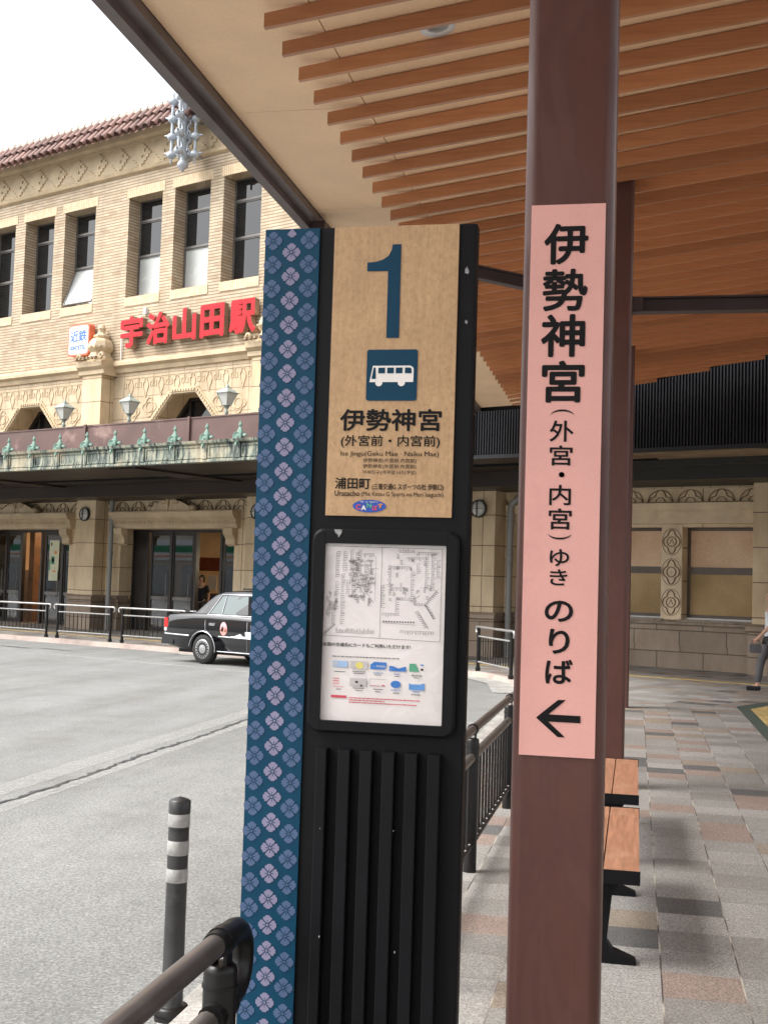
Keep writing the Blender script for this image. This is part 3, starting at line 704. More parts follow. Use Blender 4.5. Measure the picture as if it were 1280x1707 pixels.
for bc in BAYS[:4]:
    b = MB()
    for k in range(8):
        c = bc - 2.52 + k * 0.72 if False else bc - 2.3 + k * 0.655
        b.ribbon(urn_outline(c, 7.36, 0.9), 0.024, NW - 0.018, NW + 0.01)
        b.ribbon([(c - 0.30, 7.62), (c - 0.30, 7.36), (c - 0.20, 7.36), (c - 0.20, 7.50), (c - 0.25, 7.50)], 0.02, NW - 0.014, NW + 0.01)
        b.ribbon([(c + 0.30, 7.62), (c + 0.30, 7.36), (c + 0.20, 7.36), (c + 0.20, 7.50), (c + 0.25, 7.50)], 0.02, NW - 0.014, NW + 0.01)
        b.ribbon([(c - 0.30, 7.64), (c + 0.30, 7.64)], 0.02, NW - 0.014, NW + 0.01)
    for dx, zz in ((-2.15, 6.62), (-1.45, 6.72), (2.15, 6.62), (1.45, 6.72), (-2.15, 5.95), (2.15, 5.95)):
        b.ribbon(quatrefoil(bc + dx, zz, 0.29), 0.026, NW - 0.018, NW + 0.01, closed=True)
        b.ribbon(ring(bc + dx, zz, 0.15, 12), 0.022, NW - 0.018, NW + 0.01, closed=True)
    mk('relief', b, 'terracotta', BL)
b = MB()
b.prism([(NW, 7.82), (NW - 0.06, 7.84), (NW - 0.10, 7.96), (NW - 0.20, 8.04), (NW - 0.20, 8.14), (NW, 8.24)], S0, S1, 'x')
mk('string_course', b, 'terracotta', BL)
# pilasters, each with moulded cap and urn
def pier(c):
    b = MB(); x0, x1 = c - 0.43, c + 0.43; n0 = 24.7
    b.box(x0, x1, n0, NW + 0.02, 1.0, 7.8, 0)
    b.box(x0 - 0.06, x1 + 0.06, n0 - 0.07, NW + 0.02, 0.0, 0.86, 1)
    b.prism([(n0 - 0.07, 0.86), (n0 - 0.12, 0.9), (n0 - 0.11, 0.98), (n0 - 0.02, 1.04), (NW + 0.02, 1.04), (NW + 0.02, 0.86)], x0 - 0.1, x1 + 0.1, 'x', 1)
    o = mk('pilaster', b, ['pier_block', 'granite_block'], BL)
    b = MB()
    b.prism([(n0, 7.74), (n0 - 0.05, 7.78), (n0 - 0.06, 7.9), (n0 - 0.16, 8.0), (n0 - 0.18, 8.14), (n0, 8.2), (NW, 8.2), (NW, 7.74)], x0 - 0.14, x1 + 0.14, 'x'); mk('cap', b, 'terracotta', o)
    b = MB(); cx, cy = c, n0 + 0.22
    prof = [(0.58, 8.16), (0.60, 8.20), (0.60, 8.34), (0.56, 8.40), (0.50, 8.44), (0.46, 8.56), (0.52, 8.62), (0.60, 8.72), (0.60, 8.80), (0.52, 8.98), (0.40, 9.10), (0.30, 9.14), (0.36, 9.18), (0.36, 9.24), (0.22, 9.30), (0.16, 9.38), (0.17, 9.46), (0.20, 9.52), (0.12, 9.66), (0.0, 9.72)]
    prof = [(r * 0.70, 8.16 + (z - 8.16) * 0.80) for r, z in prof]; cy = n0 + 0.30
    b.lathe(prof, (cx, cy, 0), 8, smooth=False)
    for k in range(8):
        a = 2 * math.pi * k / 8; b.box(cx + 0.40 * math.cos(a) - 0.03, cx + 0.40 * math.cos(a) + 0.03, cy + 0.40 * math.sin(a) - 0.03, cy + 0.40 * math.sin(a) + 0.03, 8.62, 8.66)
    for sgn in (-1, 1):
        pts = [(cx + sgn * (0.50 + 0.09 * (1 - t / 16) * math.cos(t * 0.62)), cy - 0.42, 8.30 + 0.11 * (1 - t / 16) * math.sin(t * 0.62)) for t in range(12)]
        b.tube(pts, 0.04, 6)
        for k in range(6): b.box(cx - 0.5 + k * 0.17, cx - 0.42 + k * 0.17, cy - 0.60, cy - 0.5, 8.20, 8.28)
    mk('urn', b, 'terracotta', o)
for c in PIERS[:6]: pier(c)
# ground floor: openings
doors_ = [(bc - 2.45, bc + 2.2) for bc in (-32.6, -25.6, -18.6)]
wins_ = [(-14.38, -12.80), (-12.30, -10.72), (-10.24, -8.66), (-7.4, -5.8), (-5.3, -3.7)]
b = MB()
outl = [(S0, 1.04)]
for a, c in doors_: outl += [(a, 1.04), (a, 3.06), (c, 3.06), (c, 1.04)]
outl += [(S1, 1.04), (S1, 3.6), (S0, 3.6)]
b.plate(outl, [[(a, 1.06), (c, 1.06), (c, 3.06), (a, 3.06)] for a, c in wins_], NW, 0.5)
for a, c in doors_:
    for x in (a, c): b.add([(x, NW, 1.04), (x, NW + 0.5, 1.04), (x, NW + 0.5, 3.06), (x, NW, 3.06)], [(0, 1, 2, 3)])
    b.add([(a, NW, 3.06), (c, NW, 3.06), (c, NW + 0.5, 3.06), (a, NW + 0.5, 3.06)], [(0, 1, 2, 3)])
b.box(S0, S1, NW, NW + 0.3, 3.6, 3.9)
mk('ground_floor_wall', b, 'ground_block_bounce', BL)
b = MB(); last = S0
for a, c in doors_ + [(S1, S1)]:
    b = MB(); b.box(last, a, NW - 0.05, NW + 0.5, 0, 0.5); b.box(last, a, NW - 0.02, NW + 0.5, 0.5, 0.94)
    last = c; mk('plinth', b, 'granite_block', BL)
b = MB(); last = S0
for a, c in doors_ + [(S1, S1)]: b.prism([(NW - 0.02, 0.94), (NW - 0.10, 0.95), (NW - 0.10, 1.0), (NW, 1.045), (NW + 0.4, 1.045), (NW + 0.4, 0.94)], last, a, 'x'); last = c; mk('plinth_moulding', b, 'granite', BL); b = MB()
b = MB()
for s_ in [S0 + 0.35 + i * 0.69 for i in range(72)]:
    b.ribbon([(s_ + 0.29 * math.cos(a), 3.60 + 0.27 * math.sin(a)) for a in [math.pi * i / 14 for i in range(15)]], 0.014, NW - 0.022, NW + 0.01)
    b.ribbon([(s_ + 0.27 * math.cos(a) * (0.66 + 0.34 * abs(math.cos(2 * a)) ** 1.3), 3.60 + 0.27 * math.sin(a) * (0.66 + 0.34 * abs(math.cos(2 * a)) ** 1.3)) for a in [math.pi * i / 24 for i in range(25)]], 0.016, NW - 0.022, NW + 0.01)
    b.ribbon([(s_ + 0.11 * math.cos(a), 3.60 + 0.11 * math.sin(a)) for a in [math.pi * i / 8 for i in range(9)]], 0.014, NW - 0.022, NW + 0.01)
mk('medallion_frieze', b, 'terracotta_dark', BL)
b = MB(); b.prism([(NW, 3.12), (NW - 0.05, 3.14), (NW - 0.06, 3.38), (NW - 0.13, 3.44), (NW - 0.15, 3.58), (NW, 3.61)], -14.6, S1, 'x'); mk('window_cornice', b, 'ground_stone_bounce', BL)
b = MB()                                                     # carved strips between the frosted windows
for c in (-12.55, -10.48, -5.55):
    b.box(c - 0.235, c + 0.235, NW - 0.03, NW + 0.02, 1.06, 3.10)
    for zz in (1.42, 2.08, 2.74):
        b.ribbon([(c + (x - c) * 0.88, zz + (z - zz) * 1.22) for x, z in quatrefoil(c, zz, 0.215, 40)], 0.018, NW - 0.055, NW - 0.02, 1, closed=True); b.ribbon([(c + (x - c) * 0.98, zz + (z - zz) * 1.3) for x, z in ring(c, zz, 0.225)], 0.009, NW - 0.04, NW - 0.02, 1, closed=True)
        b.ribbon(ring(c, zz, 0.105, 16), 0.018, NW - 0.05, NW - 0.02, 1, closed=True); b.ribbon([(c - 0.05, zz - 0.05), (c, zz + 0.06), (c + 0.05, zz - 0.05)] if zz != 2.08 else [(c - 0.01, zz), (c + 0.01, zz)], 0.014, NW - 0.04, NW - 0.02, 1)
mk('carved_strip', b, ['ground_stone_bounce', 'terracotta_dark'], BL)
for a, c in wins_:
    b = MB(); n0 = NW + 0.28; t = 0.06
    for (x0, x1, z0, z1) in ((a, a + t, 1.1, 3.06), (c - t, c, 1.1, 3.06), (a + t, c - t, 2.99, 3.06), (a + t, c - t, 1.1, 1.17), (a + t, c - t, 2.05, 2.2)): b.box(x0, x1, n0, n0 + 0.08, z0, z1)
    b.box(a + t, c - t, n0 - 0.03, n0, 2.1, 2.15); b.box(a - 0.02, c + 0.02, n0 - 0.12, n0 + 0.08, 1.07, 1.1, 1)
    fr = mk('frosted_window', b, ['bronze_light', 'rail_silver'], BL)
    for z0, z1 in ((1.17, 2.05), (2.2, 2.99)):
        p = MB(); p.box(a + t, c - t, n0 + 0.03, n0 + 0.05, z0, z1); mk('pane', p, 'ribbed_glass' if z0 > 2 else 'ribbed_glass_low', fr)
    p = MB(); p.box(a - 0.06, c + 0.06, NW - 0.07, NW + 0.3, 0.98, 1.065); mk('sill', p, 'granite', fr)
# door surrounds with scrolled pediments
for bc in (-32.6, -25.6, -18.6):
    a, c = bc - 2.62, bc + 2.42; n0 = NW
    b = MB()
    b.prism([(n0, 3.06), (n0 - 0.16, 3.06), (n0 - 0.18, 3.16), (n0 - 0.22, 3.2), (n0 - 0.22, 3.30), (n0 - 0.32, 3.38), (n0 - 0.38, 3.5), (n0 - 0.38, 3.55), (n0, 3.55)], a, c, 'x')
    k = a + 0.05
    while k < c - 0.1: b.box(k, k + 0.07, n0 - 0.245, n0 - 0.2, 3.20, 3.27); k += 0.13
    for x in (a + 0.1, c - 0.45):
        b.prism([(n0, 3.06), (n0 - 0.26, 3.06), (n0 - 0.24, 2.9), (n0 - 0.12, 2.76), (n0 - 0.12, 2.62), (n0, 2.56)], x, x + 0.35, 'x')
    o = mk('door_lintel', b, 'terracotta', BL)
    b = MB(); m = bc - 0.1
    for sg in (-1, 1):
        arc = [(m + sg * (0.10 + 0.72 * t), 3.62 + 0.30 * math.sin(math.pi * (0.62 + 0.0 * t)) * (1 - t) ** 0.8 + 0.03) for t in [i / 8 for i in range(9)]]
        b.prism(arc + [(m + sg * 0.82, 3.55), (m + sg * 0.10, 3.55)], n0 - 0.3, n0 - 0.08, 'y')
        b.tube([(m + sg * (0.22 + 0.10 * math.cos(t * 0.6) * (1 - t / 14)), n0 - 0.31, 3.78 + 0.10 * math.sin(t * 0.6) * (1 - t / 14)) for t in range(11)], 0.025, 6)
        b.lathe([(0.0, -0.02), (0.10, 0.0), (0.10, 0.2), (0, 0.22)], (m + sg * 0.86, n0 - 0.3, 3.64), 10, axis='y')
    b.lathe([(0.10, 3.55), (0.13, 3.66), (0.07, 3.78), (0.10, 3.86), (0.05, 3.94), (0.0, 4.02)], (m, n0 - 0.2, 0), 10)
    mk('pediment', b, 'terracotta', o)
# entrance glazing: leaves with clear panes, some standing open
def leaf(x0, x1, n0=25.72, open_=False, z1=2.98):
    b = MB(); t = 0.07
    b.box(x0, x0 + t, n0, n0 + 0.06, 0.03, z1); b.box(x1 - t, x1, n0, n0 + 0.06, 0.03, z1)
    b.box(x0 + t, x1 - t, n0, n0 + 0.06, z1 - 0.1, z1); b.box(x0 + t, x1 - t, n0, n0 + 0.06, 0.03, 0.14); b.box(x0 + t, x1 - t, n0, n0 + 0.06, 0.96, 1.06, 1)
    b.tube([(x1 - 0.10, n0 - 0.07, 0.85), (x1 - 0.10, n0 - 0.07, 1.75)], 0.018, 6, 1)
    o = mk('door', b, ['dark_bronze', 'window_frame'], BL)
    for z0_, z1_ in ((0.14, 0.96), (1.06, z1 - 0.1)):
        p = MB(); p.box(x0 + t, x1 - t, n0 + 0.025, n0 + 0.035, z0_, z1_); mk('pane', p, 'glass_clear', o)
    return o
DOORS = []
for x0, x1 in ((-35.0, -34.2), (-34.15, -33.42), (-32.22, -31.34), (-31.28, -30.45), (-27.28, -26.42), (-26.36, -25.48), (-24.30, -23.42), (-20.9, -20.0), (-19.9, -19.0), (-18.0, -17.1)): DOORS.append(leaf(x0, x1))
for bc, posts_ in ((-32.6, (-35.02, -34.18, -33.36, -32.36, -31.31, -30.42)), (-25.6, (-28.03, -27.4, -26.39, -25.38, -24.36, -23.41)), (-18.6, (-21.0, -19.95, -18.95, -18.05, -16.45))):
    b = MB()
    for s_ in posts_: b.box(s_ - 0.04, s_ + 0.04, 25.69, 25.83, 0, 3.0)
    b.box(bc - 2.45, bc + 2.2, 25.685, 25.835, 2.98, 3.07)
    if bc == -25.6: b.box(-28.0, -27.42, 25.74, 25.78, 0, 2.99)
    mk('door_frame', b, 'dark_bronze', BL)
# the rooms behind the doors
b = MB(); b.box(-36, -30, 31.9, 32.0, 0, 4, 1); b.box(-30.0, -29.9, 25.75, 32, 0, 4, 0); b.box(-36.1, -36, 25.75, 32, 0, 4, 0)
b.box(-29.9, -16.2, 31.9, 32, 0, 4, 0); b.box(-36.1, -16, 25.75, 32, 3.3, 3.4, 2); b.box(-16.2, -16, 25.75, 32, 0, 4, 2)
b.box(-24.2, -23.9, 29, 31.8, 0, 3.3, 2); b.box(-33.75, -33.5, 26.3, 26.6, 0, 3.3, 1)
b.box(-29.4, -27.6, 29.9, 30.0, 1.9, 2.35, 3); b.box(-29.6, -27.2, 29.6, 29.88, 0.02, 1.15, 2); b.box(-28.9, -28.5, 29.88, 29.92, 1.25, 1.75, 4)
b.box(-33.2, -32.2, 30.6, 31.0, 0, 3.3, 1)
mk('interior_wall', b, ['interior_wall', 'interior_wood', 'cloth_grey', 'interior_red', 'white'], BL)
b = MB(); b.box(-36, -16.2, 25.4, 31.9, -0.05, 0.02); mk('interior_floor', b, 'interior_dark', BL)
b = MB()
for s_, n_ in ((-34.3, 27.2), (-32.6, 27.0), (-32.6, 29.5), (-31, 28), (-34.6, 30)): b.box(s_ - 0.5, s_ + 0.5, n_ - 0.12, n_ + 0.12, 3.2, 3.29)
for s_, n_ in ((-24.6, 28.5), (-26.5, 30), (-19, 29)): b.box(s_ - 0.5, s_ + 0.5, n_ - 0.15, n_ + 0.15, 3.2, 3.29, 0)
b.box(-24.2, -22.9, 27.9, 28.0, 2.05, 2.2, 1)
mk('ceiling_lamp', b, ['warm_light', 'tube_light'], BL)

# shop goods behind the glass
def shelf(s, n, label, cols, w_=0.9, h=1.5, seed=1):
    t = bthing('display_shelf', label, 'shelf', s, n, 0.02, 'shelves in the station shops')
    b = MB(); b.box(s - w_ / 2, s - w_ / 2 + 0.03, n, n + 0.4, 0.02, h); b.box(s + w_ / 2 - 0.03, s + w_ / 2, n, n + 0.4, 0.02, h)
    for k in range(4): b.box(s - w_ / 2 + 0.03, s + w_ / 2 - 0.03, n, n + 0.4, 0.1 + k * (h - 0.15) / 3, 0.13 + k * (h - 0.15) / 3)
    mk('rack', b, 'window_frame', t)
    rd = random.Random(seed); b = MB()
    for k in range(3):
        x = s - w_ / 2 + 0.05; z0 = 0.131 + k * (h - 0.15) / 3
        while x < s + w_ / 2 - 0.16:
            ww = rd.uniform(0.07, 0.13); b.box(x, x + ww, n + 0.04, n + 0.3, z0, z0 + rd.uniform(0.15, 0.32), rd.randrange(len(cols))); x += ww + 0.015
    mk('goods', b, cols, t)
shelf(-35.05, 26.6, 'shelf of white and orange goods behind the left shop pane', ['white', 'store_orange', 'white', 'interior_wood'], 0.8, 1.75, 2)
shelf(-32.0, 26.5, 'shelf of magenta and pale packets beside the left pillar', ['magenta', 'white', 'card_pale', 'magenta'], 0.7, 1.45, 3)

# poster on the shop door
b = MB(); b.box(-31.97, -31.5, 25.705, 25.712, 1.42, 2.72, 0)
b.box(-31.86, -31.70, 25.701, 25.704, 1.95, 2.2, 1); b.box(-31.72, -31.6, 25.701, 25.704, 2.28, 2.38, 2); b.box(-31.95, -31.9, 25.701, 25.704, 1.75, 2.1, 1); b.box(-31.8, -31.62, 25.701, 25.704, 1.70, 1.75, 2)
b.box(-31.9, -31.85, 25.701, 25.704, 2.55, 2.65, 3)
b.lathe([(0, 0), (0.07, 0.0)], (-31.78, 25.6995, 2.08), 12, 3, 'y')
bone('poster', b, ['poster_cream', 'store_green', 'store_orange', 'ink'], 'cream poster with green and orange blocks on the shop door', 'poster', -31.73, 25.708, 2.07)

# ------------------------------------------------------------------ signs and fittings on the station front
t = bthing('station_name_sign', 'raised red station name letters on the brick wall', 'sign', -25.4, 25.1, 8.5)
for ch, x0, x1 in (('宇', -28.18, -27.2), ('治', -27.05, -26.08), ('山', -25.94, -24.98), ('田', -24.82, -23.88), ('駅', -23.68, -22.68)):
    b = MB(); text(b, ch, x0, x1, 8.53, 9.5, 24.93, 0, 0.034, 0.19, 1)
    mk('letter', b, ['sign_red', 'sign_red_side'], t)
t = bthing('company_sign', 'white rounded company sign with blue lettering and orange edge', 'sign', -30.06, 24.9, 8.98)
b = MB(); b.prism(rrect(-30.55, -29.56, 8.48, 9.47, 0.12), 24.90, 25.12, 'y', 1); b.prism(rrect(-30.5, -29.61, 8.53, 9.42, 0.09), 24.893, 24.9, 'y', 0); mk('box', b, ['white', 'logo_orange'], t)
b = MB(); text(b, '近鉄', -30.43, -29.67, 8.92, 9.28, 24.888, 0, 0.02); mk('lettering', b, 'logo_blue', t)
b = MB(); text(b, 'KINTETSU', -30.41, -29.69, 8.66, 8.80, 24.888, 0, 0.03); mk('lettering', b, 'logo_blue', t)
b = MB()
for (s0, z0, s1, z1) in ((-27.35, 9.55, -27.35, 9.75),): b.box(s0 - 0.05, s0 + 0.05, NW - 0.1, NW, z0, z1)
b.tube([(-28.35, 25.15, 8.25), (-28.35, 25.15, 9.0), (-28.2, 25.15, 9.05)], 0.02, 6); b.tube([(-28.2, 25.15, 9.05), (-27.9, 25.15, 9.3), (-27.35, 25.15, 9.6)], 0.012, 6)
bone('cable_conduit', b, 'white', 'thin white cable conduit beside the urn and red letters', 'conduit', -28.4, 25.1, 8.5)
# ornamental cast lantern hanging by the eaves
t = bthing('ornamental_lantern', 'pale blue cast metal lantern ornament hanging at the eaves', 'lantern', -25.3, 24.45, 13.4)
cx, cy = -25.3, 24.45
b = MB(); b.tube([(cx, cy, 13.7), (cx, cy, 17.2)], 0.085, 12)
b.lathe([(0.0, 13.38), (0.05, 13.40), (0.06, 13.44), (0.14, 13.5), (0.17, 13.58), (0.13, 13.66), (0.08, 13.7), (0.09, 13.74)], (cx, cy, 0), 14)
RZ = (13.88, 14.41, 14.94, 15.47, 16.0)
for z in RZ: b.lathe([(0.075, z - 0.09), (0.13, z - 0.05), (0.11, z), (0.15, z + 0.02), (0.11, z + 0.06), (0.075, z + 0.08)], (cx, cy, 0), 14)
b.tube([(cx, cy, 15.0), (cx, 25.3, 15.0)], 0.04, 6); b.tube([(cx, cy, 14.0), (cx, 25.3, 14.0)], 0.04, 6)
mk('stem', b, 'pale_metal', t)
for an in (25, 115, 205, 295):
    dx, dy = math.cos(R(an)), math.sin(R(an)); px, py = cx + 0.36 * dx, cy + 0.36 * dy; b = MB()
    for z in RZ[:4]:
        b.lathe([(0.03, z - 0.12), (0.12, z - 0.08), (0.145, z), (0.11, z + 0.08), (0.03, z + 0.12)], (px, py, 0), 10)
        b.tube([(px, py, z + 0.02), (px + 0.22 * dx, py + 0.22 * dy, z + 0.04)], 0.05, 6, rs=[0.07, 0.022])
        b.tube([(px, py, z), (cx, cy, z)], 0.025, 6)
        if z < RZ[3]:
            prof = [(0.035 + 0.02 * (k % 2), z + 0.10 + k * 0.033) for k in range(11)]; b.lathe(prof, (px, py, 0), 8)
    b.lathe([(0.0, RZ[0] - 0.28), (0.035, RZ[0] - 0.26), (0.03, RZ[0] - 0.1)], (px, py, 0), 8); b.lathe([(0.05, RZ[3] + 0.1), (0.03, RZ[3] + 0.2), (0.04, RZ[3] + 0.24), (0, RZ[3] + 0.28)], (px, py, 0), 8)
    for z in RZ[:3]:
        pts = [(cx + q * dx, cy + q * dy, z + h) for q, h in ((0.12, 0.02), (0.2, 0.07), (0.2, 0.12), (0.12, 0.2), (0.12, 0.32), (0.2, 0.40), (0.2, 0.46), (0.12, 0.5))]; b.tube(pts, 0.026, 6)
    mk('spindle', b, 'pale_metal', t)
# round wall lamps on the pilasters
WL = [(-29.1, 'round caged wall lamp on the pillar left of the drainpipe'), (-22.1, 'round caged wall lamp half hidden by the blue strip'), (-15.1, 'round caged wall lamp on the pillar seen between totem and post')]
for i, (c, lb) in enumerate(WL):
    t = bthing('wall_lamp', lb, 'lamp', c, 24.69, 3.5, 'round lamps on the station pillars')
    b = MB(); b.lathe([(0.205, 24.69), (0.215, 24.66), (0.215, 24.62), (0.195, 24.60), (0.195, 24.69)], (c, 0, 3.48), 24, axis='y'); b.box(c - 0.011, c + 0.011, 24.545, 24.565, 3.285, 3.675); b.box(c - 0.19, c + 0.19, 24.55, 24.565, 3.476, 3.484)
    mk('cage', b, 'dark_bronze', t)
    b = MB(); b.lathe([(0.195, 24.66), (0.185, 24.63), (0.12, 24.59), (0.0, 24.575)], (c, 0, 3.48), 20, axis='y'); mk('diffuser', b, 'frosted', t)
# drainpipes
b = MB(); b.tube([(-28.25, 24.98, 0.0), (-28.25, 24.98, 4.2)], 0.075, 12)
for z in (0.9, 2.3, 3.6): b.tube([(-28.25, 24.98, z - 0.03), (-28.25, 24.98, z + 0.03)], 0.09, 12)
bone('drainpipe', b, 'pipe_grey', 'straight grey drainpipe beside the left station pillar', 'drainpipe', -28.25, 24.98)
b = MB(); b.tube([(-14.42, 24.98, 0.0), (-14.42, 24.98, 3.50), (-14.37, 24.98, 3.62), (-13.9, 24.98, 3.95), (-13.8, 24.98, 4.2)], 0.075, 12)
for z in (0.9, 2.3, 3.2): b.tube([(-14.42, 24.98, z - 0.03), (-14.42, 24.98, z + 0.03)], 0.09, 12)
bone('drainpipe', b, 'pipe_grey', 'grey drainpipe with a bent top beside the middle pillar', 'drainpipe', -14.42, 24.98)

# ------------------------------------------------------------------ entrance canopy with copper finials
CN = bthing('entrance_canopy', 'long weathered green copper canopy with finials over the station doors', 'canopy', -27, 19.5, 4.2)
C0, C1 = -46.0, -12.1
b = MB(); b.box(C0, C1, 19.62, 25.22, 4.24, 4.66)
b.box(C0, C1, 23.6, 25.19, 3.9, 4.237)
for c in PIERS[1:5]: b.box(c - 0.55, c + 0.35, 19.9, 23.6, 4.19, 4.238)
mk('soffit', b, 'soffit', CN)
b = MB()
for c in (-40, -33, -26, -19, -13): b.box(c - 3.4, c + 3.4, 22.2, 22.3, 4.19, 4.235)
mk('soffit_rib', b, 'black_metal', CN)
b = MB(); b.box(C0, C1, 19.50, 19.62, 4.205, 4.66)
b.prism([(19.50, 4.205), (19.46, 4.215), (19.46, 4.26), (19.50, 4.28)], C0, C1, 'x'); b.prism([(19.50, 4.60), (19.42, 4.63), (19.40, 4.69), (19.50, 4.70)], C0, C1, 'x')
k = C0 + 0.91
while k < C1:
    b.box(k - 0.08, k + 0.08, 19.455, 19.5, 4.28, 4.6)
    for (xa, xb, za, zb) in ((0.10, 0.14, 4.30, 4.58), (0.86, 0.90, 4.30, 4.58), (0.14, 0.86, 4.30, 4.335), (0.14, 0.86, 4.545, 4.58)): b.box(k + xa, k + xb, 19.478, 19.5, za, zb)
    k += 1.0
mk('fascia', b, 'fascia_copper', CN)
b = MB(); b.box(C0, C1, 19.62, 20.2, 4.66, 4.70); b.box(C0, C1, 20.15, 20.25, 4.70, 5.33)
k = -45.6
while k < C1: b.box(k - 0.035, k + 0.035, 20.10, 20.15, 4.70, 5.38); k += 3.62
b.box(C0, C1, 20.13, 20.27, 5.33, 5.36)
b.prism([(19.66, 4.70), (20.15, 4.70), (20.15, 4.80), (19.9, 4.74)], C0, C1, 'x')
mk('parapet', b, 'copper_brown', CN)
fin = MB(); fz = 4.70
fin.lathe([(0.07, 0.0), (0.085, 0.03), (0.065, 0.06), (0.08, 0.10), (0.075, 0.15), (0.04, 0.22), (0.022, 0.26), (0.042, 0.285), (0.045, 0.31), (0.025, 0.35), (0.0, 0.40)], (0, 0, 0), 6, smooth=False)
fin.lathe([(0.0, -0.09), (0.04, -0.12), (0.05, -0.08), (0.09, -0.09), (0.115, -0.12), (0.125, -0.08), (0.10, -0.04), (0.06, 0.0)], (0, 0, 0.03), 14, axis='y')
fin.lathe([(0.06, 0.0), (0.055, 0.04), (0.0, 0.07)], (0.12, 0.03, 0.05), 8)
fin.prism([(-0.03, -0.1), (0.03, -0.1), (0.0, -0.2)], -0.14, -0.10, 'y')
f0 = None
for i in range(34):
    s = -45.09 + i * 1.0
    if s > C1: break
    if f0 is None:
        f0 = mk('finial', fin, 'verdigris', CN, Vector((0, 0, 0)))
        f = f0
    else:
        f = f0.copy(); COL.objects.link(f); f.parent = CN
    f.location = (s + 27, 19.53 - 19.5, fz - 4.2)
# post lanterns standing on the canopy
LL = [(-28.35, 'lantern on the canopy left of the carved pillar'), (-25.55, 'lantern on the canopy under the first red letter'), (-21.85, 'lantern on the canopy right of the arched window'), (-31.9, 'lantern on the canopy at the far left')]
L0 = None
for s, lb in LL[:3]:
    s = {-28.35: -26.15, -25.55: -23.6, -21.85: -20.2}[s]
    if L0 is None:
        t = bthing('post_lantern', 'small green glazed ' + lb, 'lantern', s, 21.3, 4.66, 'lanterns on the canopy roof')
        b = MB(); b.tube([(s, 21.3, 4.66), (s, 21.3, 5.62)], 0.03, 8); b.lathe([(0.03, 5.58), (0.06, 5.62), (0.03, 5.68), (0.06, 5.76), (0.10, 5.80)], (s, 21.3, 0), 10); mk('post', b, 'lamp_green', t)
        b = MB(); b.lathe([(0.10, 5.80), (0.235, 6.09)], (s, 21.3, 0), 4, smooth=False); mk('glazing', b, 'frosted', t)
        b = MB(); b.lathe([(0.275, 6.09), (0.275, 6.11), (0.15, 6.19), (0.07, 6.22), (0.08, 6.25), (0.03, 6.27), (0.035, 6.30), (0.0, 6.33)], (s, 21.3, 0), 4, smooth=False)
        for k in range(4):
            a = R(45 + 90 * k); b.tube([(s + 0.10 * math.cos(a), 21.3 + 0.10 * math.sin(a), 5.80), (s + 0.238 * math.cos(a), 21.3 + 0.238 * math.sin(a), 6.09)], 0.012, 5)
        mk('hood', b, 'lamp_green', t); L0 = t
    else: dup(L0, bw(s, 21.3, 4.66), 'small green glazed ' + lb)

# ------------------------------------------------------------------ passage canopy with black ribbed fascia
PC = bthing('passage_canopy', 'black ribbed metal canopy over the passage beside the station', 'canopy', -3, 19.3, 4.0)
b = MB(); P0, P1 = -11.95, 9.0; pts = []
k = P0
while k < P1:
    pts += [(k, 19.30), (k + 0.022, 19.30), (k + 0.028, 19.34), (k + 0.05, 19.34)]; k += 0.056
n = len(pts); vs = [(p[0], p[1], 4.07) for p in pts] + [(p[0], p[1], 5.9) for p in pts]
b.add(vs, [(i, i + 1, i + 1 + n, i + n) for i in range(n - 1)])
b.box(P0 - 0.03, P1, 19.36, 19.5, 4.02, 5.9); b.box(P0 - 0.04, P1, 19.27, 19.37, 4.0, 4.068); b.box(P0 - 0.05, P0 - 0.001, 19.28, 19.6, 4.07, 5.9)
mk('fascia', b, 'fascia_black', PC)
b = MB(); b.box(P0, P1, 19.5, 25.21, 4.32, 4.5, 0)
k = 19.6
while k < 23.6: b.box(P0, P1, k, k + 0.05, 4.29, 4.32, 0); k += 0.1
mk('soffit', b, pm('tan_soffit', (0.28, 0.19, 0.11), 0.6, 0.15, 2), PC)
b = MB(); b.box(P0, P1, 23.6, 25.19, 3.94, 4.31); b.box(P0, P1, 22.9, 23.0, 4.15, 4.285); b.box(-8.2, -7.2, 24.2, 24.69, 3.98, 4.3)
b.tube([(-9.3, 19.7, 4.24), (-4.0, 23.4, 4.24)], 0.03, 6); b.tube([(-9.0, 19.7, 4.24), (-3.6, 23.4, 4.24)], 0.03, 6)
mk('beam', b, pm('beam_dark', (0.02, 0.019, 0.015), 0.5), PC)
b = MB(); b.box(-3.15, -2.85, 19.8, 20.1, 0, 4.3); b.box(4.85, 5.15, 19.8, 20.1, 0, 4.3); mk('column', b, 'fascia_black', PC)

